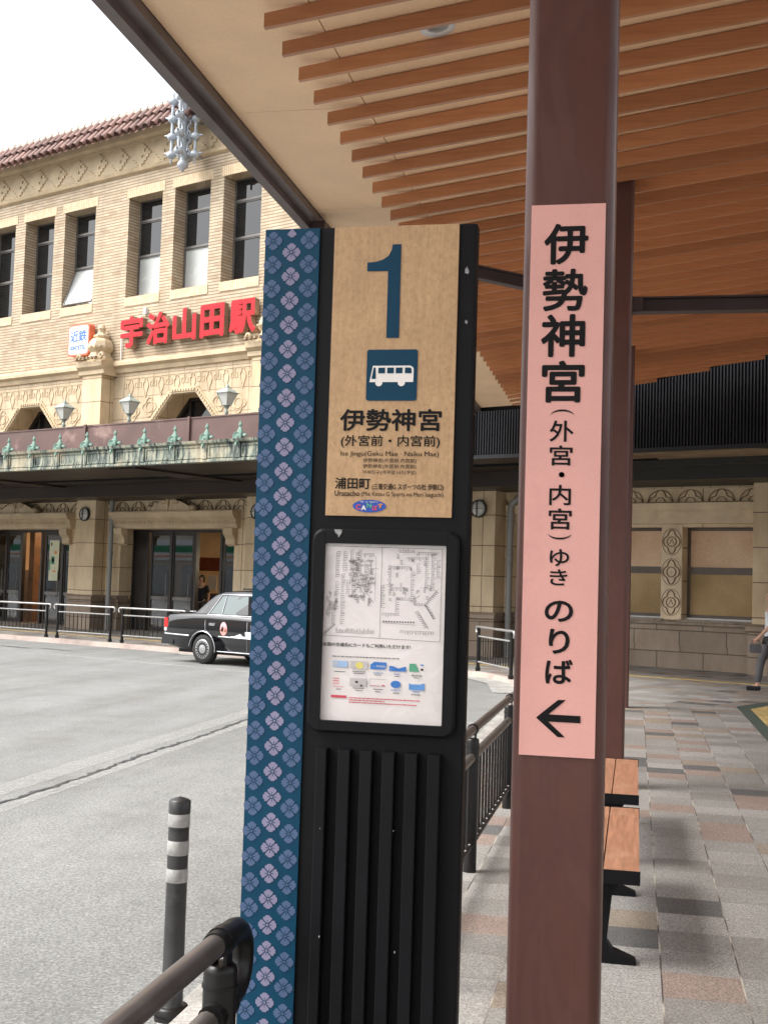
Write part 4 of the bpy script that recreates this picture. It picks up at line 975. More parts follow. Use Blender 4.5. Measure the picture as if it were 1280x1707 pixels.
# ------------------------------------------------------------------ bus shelter: roof, slats, pillars
SH = thing('bus_shelter', 'brown steel bus shelter with timber slat ceiling beside the platform', 'bus shelter', (-0.18, 10.2, 0))
TS = 0.139; ZE, XE = 4.738, -2.12                       # slat slope and the low left end of the slats
Y0R = -9.0
def rend(x): return (18.75 - 0.41 * x) / 0.912            # far end of the roof, cut along the station front
XR = 3.6
xs = -1.86
def zc(x): return 4.868 if x <= xs else 4.868 + (TS + 0.013) * (x - xs)
b = MB()
def cstrip(x0, x1, y0, y1e=None):
    e0, e1 = (rend(x0), rend(x1)) if y1e is None else (y1e, y1e)
    b.add([(x0, y0, zc(x0)), (x1, y0, zc(x1)), (x1, e1, zc(x1)), (x0, e0, zc(x0)), (x0, y0, zc(x0) + 0.05), (x1, y0, zc(x1) + 0.05), (x1, e1, zc(x1) + 0.05), (x0, e0, zc(x0) + 0.05)],
          [(0, 1, 2, 3), (4, 5, 6, 7), (0, 1, 5, 4), (1, 2, 6, 5), (2, 3, 7, 6), (3, 0, 4, 7)])
sy = [Y0R, -6.75, -4.3, -1.85, 0.6, 3.05, 5.5, 7.95, 10.15, 12.4, 14.7, 17.0]
for i in range(len(sy)):
    cstrip(-2.80, xs - 0.004, sy[i] + 0.003, (sy[i + 1] - 0.003) if i + 1 < len(sy) else None)
cstrip(xs + 0.004, 0.9, Y0R); cstrip(0.906, XR, Y0R)
mk('ceiling', b, 'ceiling_panel', SH)
b = MB()
b.prism([(-2.95, 4.93), (-2.80, 4.93), (XR, zc(XR) + 0.06), (XR, zc(XR) + 0.35), (-2.95, 5.12)], Y0R, 18.0, 'y')
b.add([(-2.95, 18.0, 4.93), (XR, 18.0, zc(XR) + 0.06), (XR, rend(XR), zc(XR) + 0.06), (-2.95, rend(-2.95), 4.93), (-2.95, 18.0, 5.12), (XR, 18.0, zc(XR) + 0.35), (XR, rend(XR), zc(XR) + 0.35), (-2.95, rend(-2.95), 5.12)],
      [(0, 1, 2, 3), (4, 5, 6, 7), (2, 3, 7, 6), (3, 0, 4, 7)])
mk('roof', b, 'roof_top', SH)
b = MB()
b.prism([(-2.965, 4.74), (-2.885, 4.74), (-2.885, 4.80), (-2.805, 4.80), (-2.805, 4.93), (-2.965, 4.93)], Y0R, rend(-2.9), 'y')
b.box(-2.99, -2.97, Y0R, rend(-2.98), 4.80, 5.13)
mk('eave_fascia', b, 'eave_paint', SH)
b = MB()
for x0, x1 in ((-2.8, -1.86), (-1.86, 1.0), (1.0, XR)):
    b.add([(x0, rend(x0) + 0.01, zc(x0) - 0.06), (x1, rend(x1) + 0.01, zc(x1) - 0.06), (x1, rend(x1) + 0.01, zc(x1) + 0.3), (x0, rend(x0) + 0.01, zc(x0) + 0.3),
           (x0, rend(x0) + 0.08, zc(x0) - 0.06), (x1, rend(x1) + 0.08, zc(x1) - 0.06), (x1, rend(x1) + 0.08, zc(x1) + 0.3), (x0, rend(x0) + 0.08, zc(x0) + 0.3)],
          [(0, 1, 2, 3), (4, 5, 6, 7), (0, 1, 5, 4), (2, 3, 7, 6), (0, 3, 7, 4), (1, 2, 6, 5)])
mk('end_fascia', b, 'black_metal', SH)
b = MB()
L = XR - 0.05 - XE; hz = lambda x: 0.083 + 0.013 * x
sw = 0.036
sv = []
for x in (0, L):
    for y in (0, sw):
        sv += [(x, y, TS * x), (x, y, TS * x + hz(x))]
b.add(sv, [(0, 1, 3, 2), (4, 6, 7, 5), (0, 4, 5, 1), (2, 3, 7, 6), (0, 2, 6, 4), (1, 5, 7, 3)])
s0_ = None; k = 0
y = 6.438 - 0.3645 * 41
while y < 20.9:
    e = L
    if rend(XE) < y: break
    xm = (18.62 - 0.912 * y) / 0.41                       # slats at the far end stop at the angled edge
    if s0_ is None: s0_ = mk('slat', b, 'slat_wood', SH, Vector((0, 0, 0))); o = s0_
    else:
        o = s0_.copy(); COL.objects.link(o); o.parent = SH
    o.location = (XE + 0.18, y - 10.2, ZE)
    if xm < XE + L: o.scale = (max(0.05, (xm - XE) / L), 1, max(0.05, (xm - XE) / L))
    y += 0.3645
# pillars at 7.2 m
def pillar(y0):
    b = MB(); b.prism(rrect(-0.290, -0.067, y0, y0 + 0.223, 0.030, 7), 0.0, 5.12, 'z', 0, True)
    o = mk('pillar', b, 'pillar_paint', SH); return o
for y0 in (3.0, 10.2, 17.35, -4.2): pillar(y0)
for y0 in (3.0, 10.2, -4.2):
    b = MB(); yc = y0 + 0.11
    for (za, zb, hw) in ((0.0, 0.014, 0.06), (0.014, 0.112, 0.006), (0.112, 0.126, 0.06)):
        b.box(-0.067, XR - 0.1, yc - hw, yc + hw, 3.945 + za, 3.945 + zb)
    b.box(-0.066, 0.02, yc - 0.07, yc - 0.0601, 3.95, 4.06)
    mk('beam', b, 'beam_paint', SH)
    b = MB()
    for (za, zb, hw) in ((0.0, 0.014, 0.06), (0.014, 0.1, 0.006), (0.1, 0.114, 0.06)):
        vs = []
        for x, z in ((-0.289, 4.0), (-2.78, 4.60)):
            vs += [(x, yc - hw, z + za), (x, yc + hw, z + za), (x, yc + hw, z + zb), (x, yc - hw, z + zb)]
        b.add(vs, [(0, 1, 2, 3), (4, 5, 6, 7), (0, 1, 5, 4), (1, 2, 6, 5), (2, 3, 7, 6), (3, 0, 4, 7)])
    b.box(-2.86, -2.74, yc - 0.07, yc + 0.07, 4.52, 4.80); b.tube([(-2.66, yc, 4.40), (-2.66, yc, 4.62)], 0.06, 10)
    mk('brace', b, 'beam_paint', SH)
b = MB()
dx_ = -1.225; dy_ = 7.04; dz_ = zc(dx_)
b.lathe([(0.065, dz_ - 0.004), (0.105, dz_ - 0.012), (0.105, dz_ - 0.002)], (dx_, dy_, 0), 20, 0); b.lathe([(0.065, dz_ - 0.004), (0.05, dz_ - 0.003), (0.0, dz_ - 0.003)], (dx_, dy_, 0), 16, 1)
b.v = [(x, y_, z + 0.152 * (x - dx_)) for x, y_, z in b.v]
mk('downlight', b, ['white', 'frosted'], SH)

# ------------------------------------------------------------------ pink direction sign on the first pillar
t = thing('direction_sign', 'tall pink vertical sign with black characters and arrow on the near pillar', 'sign', (-0.18, 2.998, 1.9))
b = MB(); b.box(-0.2705, -0.0885, 2.995, 2.9995, 1.2, 2.557); mk('board', b, 'pink_sign', t)
yy = 2.9935
GR = ((('伊', -.2377, -.1290, 2.4054, 2.5085, .024), ('勢', -.2384, -.1285, 2.2886, 2.3945, .022), ('神', -.2400, -.1321, 2.174, 2.281, .024), ('宮', -.2357, -.1314, 2.0607, 2.1655, .024)),
      (('外', -.2134, -.1553, 1.9642, 2.0168, .014), ('宮', -.2121, -.1565, 1.9058, 1.9556, .014), ('内', -.2107, -.1585, 1.8083, 1.8584, .014), ('宮', -.2111, -.1555, 1.7487, 1.8008, .014), ('ゆ', -.2064, -.1593, 1.659, 1.701, .014), ('き', -.2053, -.1624, 1.6126, 1.652, .014)),
      (('の', -.2158, -.1468, 1.524, 1.576, .022), ('り', -.2040, -.1538, 1.4464, 1.5072, .022), ('ば', -.2109, -.1453, 1.3742, 1.4342, .022)))
for k, g in enumerate(GR):
    b = MB()
    for ch, x0, x1, z0, z1, bo in g: text(b, ch, x0, x1, z0, z1, yy, 0, bo)
    if k == 1: bmid = b
    else: mk('lettering', b, 'ink', t)
b = bmid
def thick_arc(mb, outer_z, h, sg, yv, cx=-0.1837, w=0.029, th=0.0045):
    o_ = [(cx + w * math.cos(a), outer_z + sg * h * math.sin(a)) for a in [math.pi * i / 16 for i in range(17)]]
    i_ = [(cx + w * math.cos(a), outer_z + sg * (h - th) * math.sin(a)) for a in [math.pi * i / 16 for i in range(17)]]
    for k in range(16): mb.add([(o_[k][0], yv, o_[k][1]), (o_[k + 1][0], yv, o_[k + 1][1]), (i_[k + 1][0], yv, i_[k + 1][1]), (i_[k][0], yv, i_[k][1])], [(0, 1, 2, 3)])
thick_arc(b, 2.0277, 0.0165, 1, yy); thick_arc(b, 1.741, 0.0165, -1, yy)
b.lathe([(0, yy), (0.0068, yy)], (-0.182, 0, 1.8833), 14, axis='y')
mk('lettering', b, 'ink', t)
b = MB()
b.add([(x, yy, z) for x, z in ((-.2306, 1.2915), (-.178, 1.3364), (-.160, 1.3364), (-.2005, 1.3005), (-.1242, 1.3000), (-.1242, 1.2830), (-.2005, 1.2830), (-.160, 1.2472), (-.178, 1.2472))], [(0, 1, 2, 3), (0, 3, 6, 8), (3, 4, 5, 6), (8, 6, 7)])
mk('arrow', b, 'ink', t)

# ------------------------------------------------------------------ bus stop totem
T = thing('bus_stop_sign', 'black bus stop totem with blue flower strip and tan number 1 panel', 'bus stop sign', (-0.67, 2.98, 0))
YF = 2.95
b = MB(); b.prism(rrect(-0.945, -0.400, 2.952, 3.005, 0.006, 3), 0.0, 2.502, 'z'); mk('body', b, 'black_metal', T)
b = MB(); b.box(-0.944, -0.8005, 2.946, 2.9515, 0.02, 2.501); st = mk('flower_strip', b, 'strip_blue', T)
def flower(mb, cx, cz, mi):
    r = 0.0232; y = 2.9448
    for q in range(4):
        a0 = q * math.pi / 2
        g_ = 0.00135; k7 = 0.70711; half = []
        for rr in (0.13, 0.45, 0.72): half.append((rr * r * k7 + g_ * k7, rr * r * k7 - g_ * k7))
        for a, rr in ((34, 0.90), (25, 0.93), (19.5, 0.86), (16, 0.96), (8, 1.02), (0, 1.0)): half.append((r * rr * math.cos(R(a)), r * rr * math.sin(R(a))))
        loc = half + [(x, -z) for x, z in half[-2::-1]]
        pts = [(cx + x * math.cos(a0) - z * math.sin(a0), y, cz + x * math.sin(a0) + z * math.cos(a0)) for x, z in loc]
        mb.add(pts, [tuple(range(len(pts)))], mi)
    mb.add([(cx + 0.0030 * math.cos(k * math.pi / 5), y - 0.0006, cz + 0.0030 * math.sin(k * math.pi / 5)) for k in range(10)], [tuple(range(10))], mi)
    mb.add([(cx + 0.0048 * math.cos(k * math.pi / 6), y - 0.0003, cz + 0.0048 * math.sin(k * math.pi / 6)) for k in range(12)], [tuple(range(12))], 2)
    for q in range(4):
        an = q * math.pi / 2; c_, s_ = math.cos(an), math.sin(an)
        pr_ = [(0.0045, -0.0008), (0.0115, -0.0008), (0.0115, 0.0008), (0.0045, 0.0008)]
        mb.add([(cx + x * c_ - z * s_, y - 0.0003, cz + x * s_ + z * c_) for x, z in pr_], [(0, 1, 2, 3)], 2)
b = MB()
z = 2.4706
while z > 0.08:
    flower(b, -0.9223, z, 0); flower(b, -0.8268, z, 0); z -= 0.0621
z = 2.4400
while z > 0.08: flower(b, -0.8735, z, 1); z -= 0.0624
tp_ = MB(); flower(tp_, -0.8735, 2.5024, 1)                        # the flower cut by the top edge
for f in tp_.f:
    if max(tp_.v[i][2] for i in f) <= 2.501: b.add([tp_.v[i] for i in f], [tuple(range(len(f)))], 1)
mk('flower', b, ['flower_grey', 'flower_light', 'strip_blue'], st)
b = MB(); b.box(-0.7615, -0.4435, 2.946, 2.9515, 1.770, 2.5012); pn = mk('panel', b, 'panel', T)
b = MB(); yy = 2.9445
b.add([(x, yy, z) for x, z in ((-.6198, 2.2163), (-.5879, 2.2163), (-.5888, 2.4535), (-.6105, 2.4535), (-.6125, 2.440), (-.6205, 2.4245), (-.6350, 2.4150), (-.6530, 2.4100), (-.6740, 2.4085), (-.6738, 2.3862), (-.6205, 2.3858))], [tuple(range(11))])
mk('numeral', b, 'sign_blue', pn)
b = MB(); b.prism(rrect(-0.6672, -0.5388, 2.0585, 2.187, 0.006), yy, yy + 0.0008, 'y', 0)
Y1, Y2_ = yy - 0.0006, yy - 0.0012
b.add([(x, Y1, z) for x, z in ((-.6591, 2.1050), (-.6512, 2.1462), (-.5565, 2.1463), (-.5500, 2.1425), (-.5477, 2.1375), (-.5481, 2.1050))], [tuple(range(6))], 1)
for cx in (-.6350, -.5780): b.add([(cx + 0.0092 * math.cos(2 * math.pi * k / 20), Y1 + 0.0001, 2.1038 + 0.0092 * math.sin(2 * math.pi * k / 20)) for k in range(20)], [tuple(range(20))], 1)
for q in (((-.6540, 2.1132), (-.6490, 2.1415), (-.6443, 2.1415), (-.6430, 2.1132)), ((-.6370, 2.1270), (-.6370, 2.1412), (-.6200, 2.1412), (-.6200, 2.1270)), ((-.6145, 2.1270), (-.6145, 2.1412), (-.5978, 2.1412), (-.5978, 2.1270)), ((-.5928, 2.1270), (-.5928, 2.1412), (-.5758, 2.1412), (-.5758, 2.1270)), ((-.5696, 2.1270), (-.5696, 2.1412), (-.5570, 2.1412), (-.5532, 2.1380), (-.5530, 2.1270))):
    b.add([(x, Y2_, z) for x, z in q], [tuple(range(len(q)))], 0)
mk('bus_symbol', b, ['sign_blue', 'bus_white'], pn)
b = MB()
for s_, x0, x1, z0, z1, bo in (('伊勢神宮', -.7315, -.4746, 1.9824, 2.0380, .022), ('(外宮前・内宮前)', -.7275, -.4775, 1.9400, 1.9720, .010), ('Ise Jingu(Geku Mae · Naiku Mae)', -.7266, -.4792, 1.9165, 1.9320, .0), ('伊势神宫(外宫前·内宫前)', -.6688, -.5345, 1.9020, 1.9145, .0),
        ('伊勢神宮(外宮前·內宮前)', -.6692, -.5345, 1.8875, 1.8998, .0), ('이세징구(게쿠앞 나이쿠앞)', -.6692, -.5345, 1.8730, 1.8845, .0), ('浦田町', -.7390, -.6491, 1.8368, 1.8656, .016), ('(三重交通G スポーツの杜 伊勢口)', -.6441, -.4648, 1.8340, 1.8518, .008), ('Uratacho', -.7391, -.6757, 1.8192, 1.8328, .004), ('(Mie Kotsu G Sports no Mori Iseguchi)', -.6705, -.4650, 1.8168, 1.8310, .0)):
    text(b, s_, x0, x1, z0, z1, yy, 0, bo)
mk('lettering', b, 'ink', pn)
b = MB(); b.add([(-.6497 + .0422 * math.cos(2 * math.pi * k / 40), yy, 1.795 + .0157 * math.sin(2 * math.pi * k / 40)) for k in range(40)], [tuple(range(40))], 0)
for ch, x, z, mi in (('C', -.677, 1.7925, 1), ('A', -.6635, 1.7905, 2), ('N', -.6500, 1.7965, 3), ('ば', -.6350, 1.7905, 1), ('す', -.6215, 1.7960, 4)): text(b, ch, x - .0062, x + .0062, z - .0062, z + .0062, yy - 0.0008, mi, .03)
text(b, '伊勢・二見・鳥羽周遊バス', -.672, -.628, 1.8035, 1.8070, yy - 0.0008, 2, .0)
mk('emblem', b, ['oval_blue', 'card_red', 'bus_white', 'card_green', 'store_orange'], pn)
# snap frame with the route poster
b = MB(); out = rrect(-0.789, -0.420, 1.235, 1.737, 0.030); inn = rrect(-0.757, -0.4515, 1.264, 1.7005, 0.004)
for A, Bq, ya, yb in ((out, out, 2.952, 2.936), (out, rrect(-0.783, -0.426, 1.241, 1.731, 0.026), 2.936, 2.930), (rrect(-0.783, -0.426, 1.241, 1.731, 0.026), inn, 2.930, 2.930), (inn, inn, 2.930, 2.945)):
    n = len(A); b.add([(p[0], ya, p[1]) for p in A] + [(p[0], yb, p[1]) for p in Bq], [(i, (i + 1) % n, (i + 1) % n + n, i + n) for i in range(n)], 0, False)
for (x0, x1, z0, z1) in ((-.7585, -.7565, 1.702, 1.731), (-.4525, -.4505, 1.702, 1.731), (-.7585, -.7565, 1.241, 1.262), (-.4525, -.4505, 1.241, 1.262)): b.box(x0, x1, 2.9293, 2.9302, z0, z1, 1)
fr = mk('poster_frame', b, ['black_metal', 'ink'], T)
b = MB(); b.add([(-.7575, 2.944, 1.2635), (-.451, 2.944, 1.2635), (-.451, 2.944, 1.701), (-.7575, 2.944, 1.701)], [(0, 1, 2, 3)])
po = mk('route_poster', b, 'paper', fr)
rd = random.Random(11); b = MB(); y1 = 2.9425
def ln(x0, z0, x1, z1, w_=0.0009, mi=0):
    d = Vector((x1 - x0, z1 - z0))
    if d.length < 1e-6: return
    d.normalize(); q = Vector((-d.y, d.x)) * w_ / 2
    b.add([(x0 - q.x, y1, z0 - q.y), (x1 - q.x, y1, z1 - q.y), (x1 + q.x, y1, z1 + q.y), (x0 + q.x, y1, z0 + q.y)], [(0, 1, 2, 3)], mi)
ln(-.756, 1.4725, -.463, 1.4665); ln(-.613, 1.694, -.613, 1.470); ln(-.756, 1.694, -.463, 1.692); ln(-.463, 1.692, -.463, 1.4665)
def routev(x, za, zb, side, step=0.0042, w_=0.010, mi=0):
    ln(x, za, x, zb, 0.0007, mi); z = za
    while z > zb:
        l_ = w_ * rd.uniform(0.5, 1.1); ln(x + side * 0.0016, z, x + side * l_, z + rd.uniform(-.0003, .0003), rd.choice((.0008, .0011)), 0); z -= step * rd.uniform(.8, 1.3)
def routeh(xa, xb, z, side, step=0.0040, h=0.009, mi=0):
    ln(xa, z, xb, z, 0.0007, mi); x = xa
    while x < xb: ln(x, z + side * 0.0016, x, z + side * h * rd.uniform(0.5, 1.1), rd.choice((.0008, .0011)), 0); x += step * rd.uniform(.8, 1.3)
for x, za, zb in ((-.728, 1.68, 1.615), (-.728, 1.605, 1.535), (-.710, 1.68, 1.63), (-.692, 1.685, 1.60), (-.678, 1.68, 1.585), (-.665, 1.685, 1.59), (-.713, 1.625, 1.50), (-.735, 1.555, 1.50), (-.700, 1.61, 1.575), (-.655, 1.65, 1.575), (-.645, 1.63, 1.58), (-.686, 1.64, 1.57)): routev(x, za, zb, rd.choice((-1, 1)))
routeh(-.724, -.628, 1.480, 1, 0.0036, 0.012); routeh(-.66, -.632, 1.677, -1); routeh(-.655, -.635, 1.66, -1); ln(-.726, 1.50, -.752, 1.475, .001)
for k in range(10): ln(-.752 + k * .0028, 1.476 + k * .0026, -.757 + k * .0028, 1.478 + k * .0026, .0012)
for q in range(46):
    x = rd.uniform(-.700, -.640); z = rd.uniform(1.565, 1.665); v_ = rd.random() < .6
    for r_ in range(rd.randrange(3, 8)):
        if v_: ln(x + r_ * .0026, z, x + r_ * .0026, z + rd.uniform(.003, .008), .0009)
        else: ln(x, z - r_ * .003, x + rd.uniform(.004, .009), z - r_ * .003, .0009)
for q in range(20):
    x = rd.uniform(-.60, -.49); z = rd.uniform(1.56, 1.685)
    for r_ in range(rd.randrange(3, 7)): ln(x, z - r_ * .003, x + rd.uniform(.004, .009), z - r_ * .003, .0009)
for q in range(14):
    x = rd.uniform(-.752, -.728); z = rd.uniform(1.53, 1.60)
    for r_ in range(rd.randrange(3, 7)): ln(x, z - r_ * .003, x + rd.uniform(.004, .008), z - r_ * .003, .0009)
ln(-.640, 1.66, -.640, 1.58, .0006); ln(-.628, 1.67, -.628, 1.56, .0006); ln(-.648, 1.64, -.62, 1.64, .0006); ln(-.66, 1.595, -.63, 1.555, .0007)
for x, za, zb in ((-.590, 1.64, 1.595), (-.612, 1.60, 1.545), (-.538, 1.635, 1.56), (-.503, 1.675, 1.59), (-.488, 1.68, 1.59), (-.575, 1.57, 1.525), (-.475, 1.665, 1.62), (-.525, 1.655, 1.63)): routev(x, za, zb, rd.choice((-1, 1)), mi=rd.choice((0, 1)))
for xa, xb, z, sd in ((-.588, -.537, 1.647, -1), (-.580, -.546, 1.595, -1), (-.572, -.538, 1.565, 1), (-.608, -.578, 1.532, -1), (-.57, -.53, 1.682, 1), (-.525, -.47, 1.683, -1), (-.53, -.50, 1.553, 1), (-.563, -.478, 1.49, -1), (-.55, -.53, 1.67, -1), (-.53, -.5, 1.67, -1)): routeh(xa, xb, z, sd, mi=rd.choice((0, 1)))
ln(-.536, 1.565, -.515, 1.577, .0008); ln(-.503, 1.556, -.473, 1.592, .001); ln(-.503, 1.556, -.480, 1.52, .001); ln(-.52, 1.54, -.492, 1.497, .001)
for k in range(9): ln(-.503 + k * .0034, 1.556 + k * .004, -.498 + k * .0034, 1.553 + k * .004, .0013); ln(-.502 + k * .0024, 1.552 - k * .0036, -.494 + k * .0024, 1.552 - k * .0036, .0013); ln(-.52 + k * .003, 1.538 - k * .0045, -.527 + k * .003, 1.536 - k * .0045, .0013)
ln(-.609, 1.508, -.525, 1.505, .0007)
for k in range(12): ln(-.606 + k * .0068, 1.5115, -.602 + k * .0068, 1.5113, .0036)
mk('route_map', b, ['map_ink', 'flower_grey'], po)
b = MB(); text(b, '全国の交通系ICカードもご利用いただけます!', -.7560, -.5350, 1.4455, 1.4555, y1, 0, 0.012)
for (z_, x0, x1) in ((1.4215, -.7305, -.57),):
    x = x0
    while x < x1: l_ = rd.uniform(.004, .011); b.add([(x, y1, z_ - .0011), (x + l_, y1, z_ - .0011), (x + l_, y1, z_ + .0011), (x, y1, z_ + .0011)], [(0, 1, 2, 3)], 1); x += l_ + .0016
for (z_, x0, x1) in ((1.3215, -.685, -.509), (1.3160, -.685, -.60), (1.3105, -.685, -.515)):
    x = x0
    while x < x1: l_ = rd.uniform(.004, .012); b.add([(x, y1, z_ - .0011), (x + l_, y1, z_ - .0011), (x + l_, y1, z_ + .0011), (x, y1, z_ + .0011)], [(0, 1, 2, 3)], 2); x += l_ + .0014
def qd(x0, x1, z0, z1, mi): b.add([(x0, y1 - .0003, z0), (x1, y1 - .0003, z0), (x1, y1 - .0003, z1), (x0, y1 - .0003, z1)], [(0, 1, 2, 3)], mi)
def el(cx, cz, rx, rz, mi): b.add([(cx + rx * math.cos(k * math.pi / 12), y1 - .0006, cz + rz * math.sin(k * math.pi / 12)) for k in range(24)], [tuple(range(24))], mi)
qd(-.731, -.6915, 1.3200, 1.3262, 2)
qd(-.7284, -.6911, 1.3950, 1.4108, 4); el(-.721, 1.403, .005, .005, 9)
qd(-.684, -.640, 1.3935, 1.4115, 9); el(-.661, 1.4010, .0098, .0085, 5)
b.add([(x, y1 - .0003, z) for x, z in ((-.6335, 1.3935), (-.6335, 1.4045), (-.624, 1.4116), (-.5934, 1.4110), (-.5934, 1.400), (-.598, 1.3935))], [tuple(range(6))], 3)
b.add([(x, y1 - .0003, z) for x, z in ((-.5865, 1.3910), (-.5865, 1.4035), (-.577, 1.4030), (-.563, 1.3980), (-.548, 1.4025), (-.5447, 1.4025), (-.5447, 1.3910))], [tuple(range(7))], 3)
b.add([(x, y1 - .0003, z) for x, z in ((-.5365, 1.3920), (-.5365, 1.4110), (-.5210, 1.4110), (-.5121, 1.3920))], [tuple(range(4))], 6)
qd(-.509, -.501, 1.407, 1.410, 3); qd(-.508, -.502, 1.395, 1.400, 0)
for k in range(3): qd(-.727, -.711, 1.3665 - k * .006, 1.3682 - k * .006, 2)
qd(-.684, -.642, 1.3505, 1.3695, 9); el(-.667, 1.3605, .004, .0025, 0); el(-.655, 1.352, .0025, .0025, 0)
for (x0, x1, z0, z1) in ((-.6345, -.5937, 1.3692, 1.3698), (-.6345, -.5937, 1.3524, 1.3530), (-.6345, -.6340, 1.3524, 1.3698)): qd(x0, x1, z0, z1, 1)
qd(-.633, -.61, 1.353, 1.3540, 2); qd(-.604, -.596, 1.3535, 1.356, 2)
el(-.569, 1.3590, .0125, .0090, 3)
b.add([(x, y1 - .0003, z) for x, z in ((-.5361, 1.3475), (-.5361, 1.3640), (-.530, 1.3610), (-.51, 1.3612), (-.5005, 1.3640), (-.4979, 1.3640), (-.4979, 1.3475))], [tuple(range(7))], 8)
y1s = y1; y1 -= .0008
text(b, 'ICOCA', -.6175, -.5965, 1.3990, 1.4035, y1, 7, 0.01)
text(b, 'manaca', -.6780, -.6460, 1.3848, 1.3878, y1, 0, 0.01); text(b, 'TOICA', -.6265, -.6015, 1.3830, 1.3868, y1, 3, 0.01); text(b, 'PiTaPa', -.5740, -.5590, 1.3820, 1.3858, y1, 3, 0.01); text(b, 'Suica', -.5300, -.5050, 1.3808, 1.3850, y1, 0, 0.02)
text(b, 'SUGOCA', -.5800, -.5560, 1.3430, 1.3468, y1, 3, 0.01); text(b, 'nimoca', -.5270, -.5100, 1.3415, 1.3462, y1, 8, 0.01); text(b, 'Kitaca', -.7250, -.6990, 1.3460, 1.3490, y1, 2, 0.0)
for (x0, x1, z_) in ((-.7240, -.6960, 1.3840), (-.676, -.648, 1.3818), (-.623, -.606, 1.3800), (-.572, -.561, 1.3785), (-.5250, -.5100, 1.3770), (-.676, -.648, 1.3455), (-.670, -.652, 1.3405), (-.625, -.600, 1.3450), (-.62, -.606, 1.339), (-.575, -.56, 1.338), (-.53, -.508, 1.336), (-.718, -.706, 1.341)): qd(x0, x1, z_ - .0009, z_ + .0009, 1)
y1 = y1s
mk('print', b, ['ink', 'map_ink', 'card_red', 'card_blue', 'card_pale', 'card_yellow', 'card_green', 'bus_white', pm('card_mid', srgb(90, 150, 215), 0.5), 'card_ghost'], po)
b = MB(); b.add([(-.7572, 2.9400, 1.2637), (-.4513, 2.9400, 1.2637), (-.4513, 2.9400, 1.7008), (-.7572, 2.9400, 1.7008)], [(0, 1, 2, 3)])
mk('cover_sheet', b, 'film', fr)
b = MB()
b.add([(-.7325, 2.9292, 1.7345), (-.7130, 2.9292, 1.7345), (-.7135, 2.9292, 1.7275), (-.7170, 2.9292, 1.7220), (-.7215, 2.9292, 1.7140), (-.7235, 2.9292, 1.7215), (-.7300, 2.9292, 1.7260)], [tuple(range(7))])
mk('torn_sticker', b, 'scratch', fr)
for x0, x1 in ((-.7585, -.7325), (-.7035, -.6740), (-.6485, -.6190), (-.5935, -.5635), (-.5370, -.5075), (-.4815, -.4520)):
    b = MB(); b.prism([(x0 + .002, 2.922), (x1 - .002, 2.922), (x1, 2.9235), (x1, 2.9515), (x0, 2.9515), (x0, 2.9235)], 0.05, 1.196, 'z'); mk('slat', b, 'black_metal', T)
b = MB()
for (x, z, r_) in ((-.4228, 2.384, .010), (-.4205, 2.255, .006), (-.742, 1.003, .0022), (-.560, 1.01, .0018), (-.735, 0.745, .003), (-.5485, 0.725, .0035), (-.478, .66, .002)):
    for q in range(3):
        pts = [(x + r_ * (0.5 + rd.random() * .6) * .6 * math.cos(a), 2.9512 if z > 1.3 or x in (-.478,) else 2.9216, z + r_ * (0.6 + rd.random() * .7) * math.sin(a)) for a in [k * math.pi / 5 + q for k in range(10)]]
    b.add(pts, [tuple(range(10))])
mk('scuff', b, 'scratch', T)

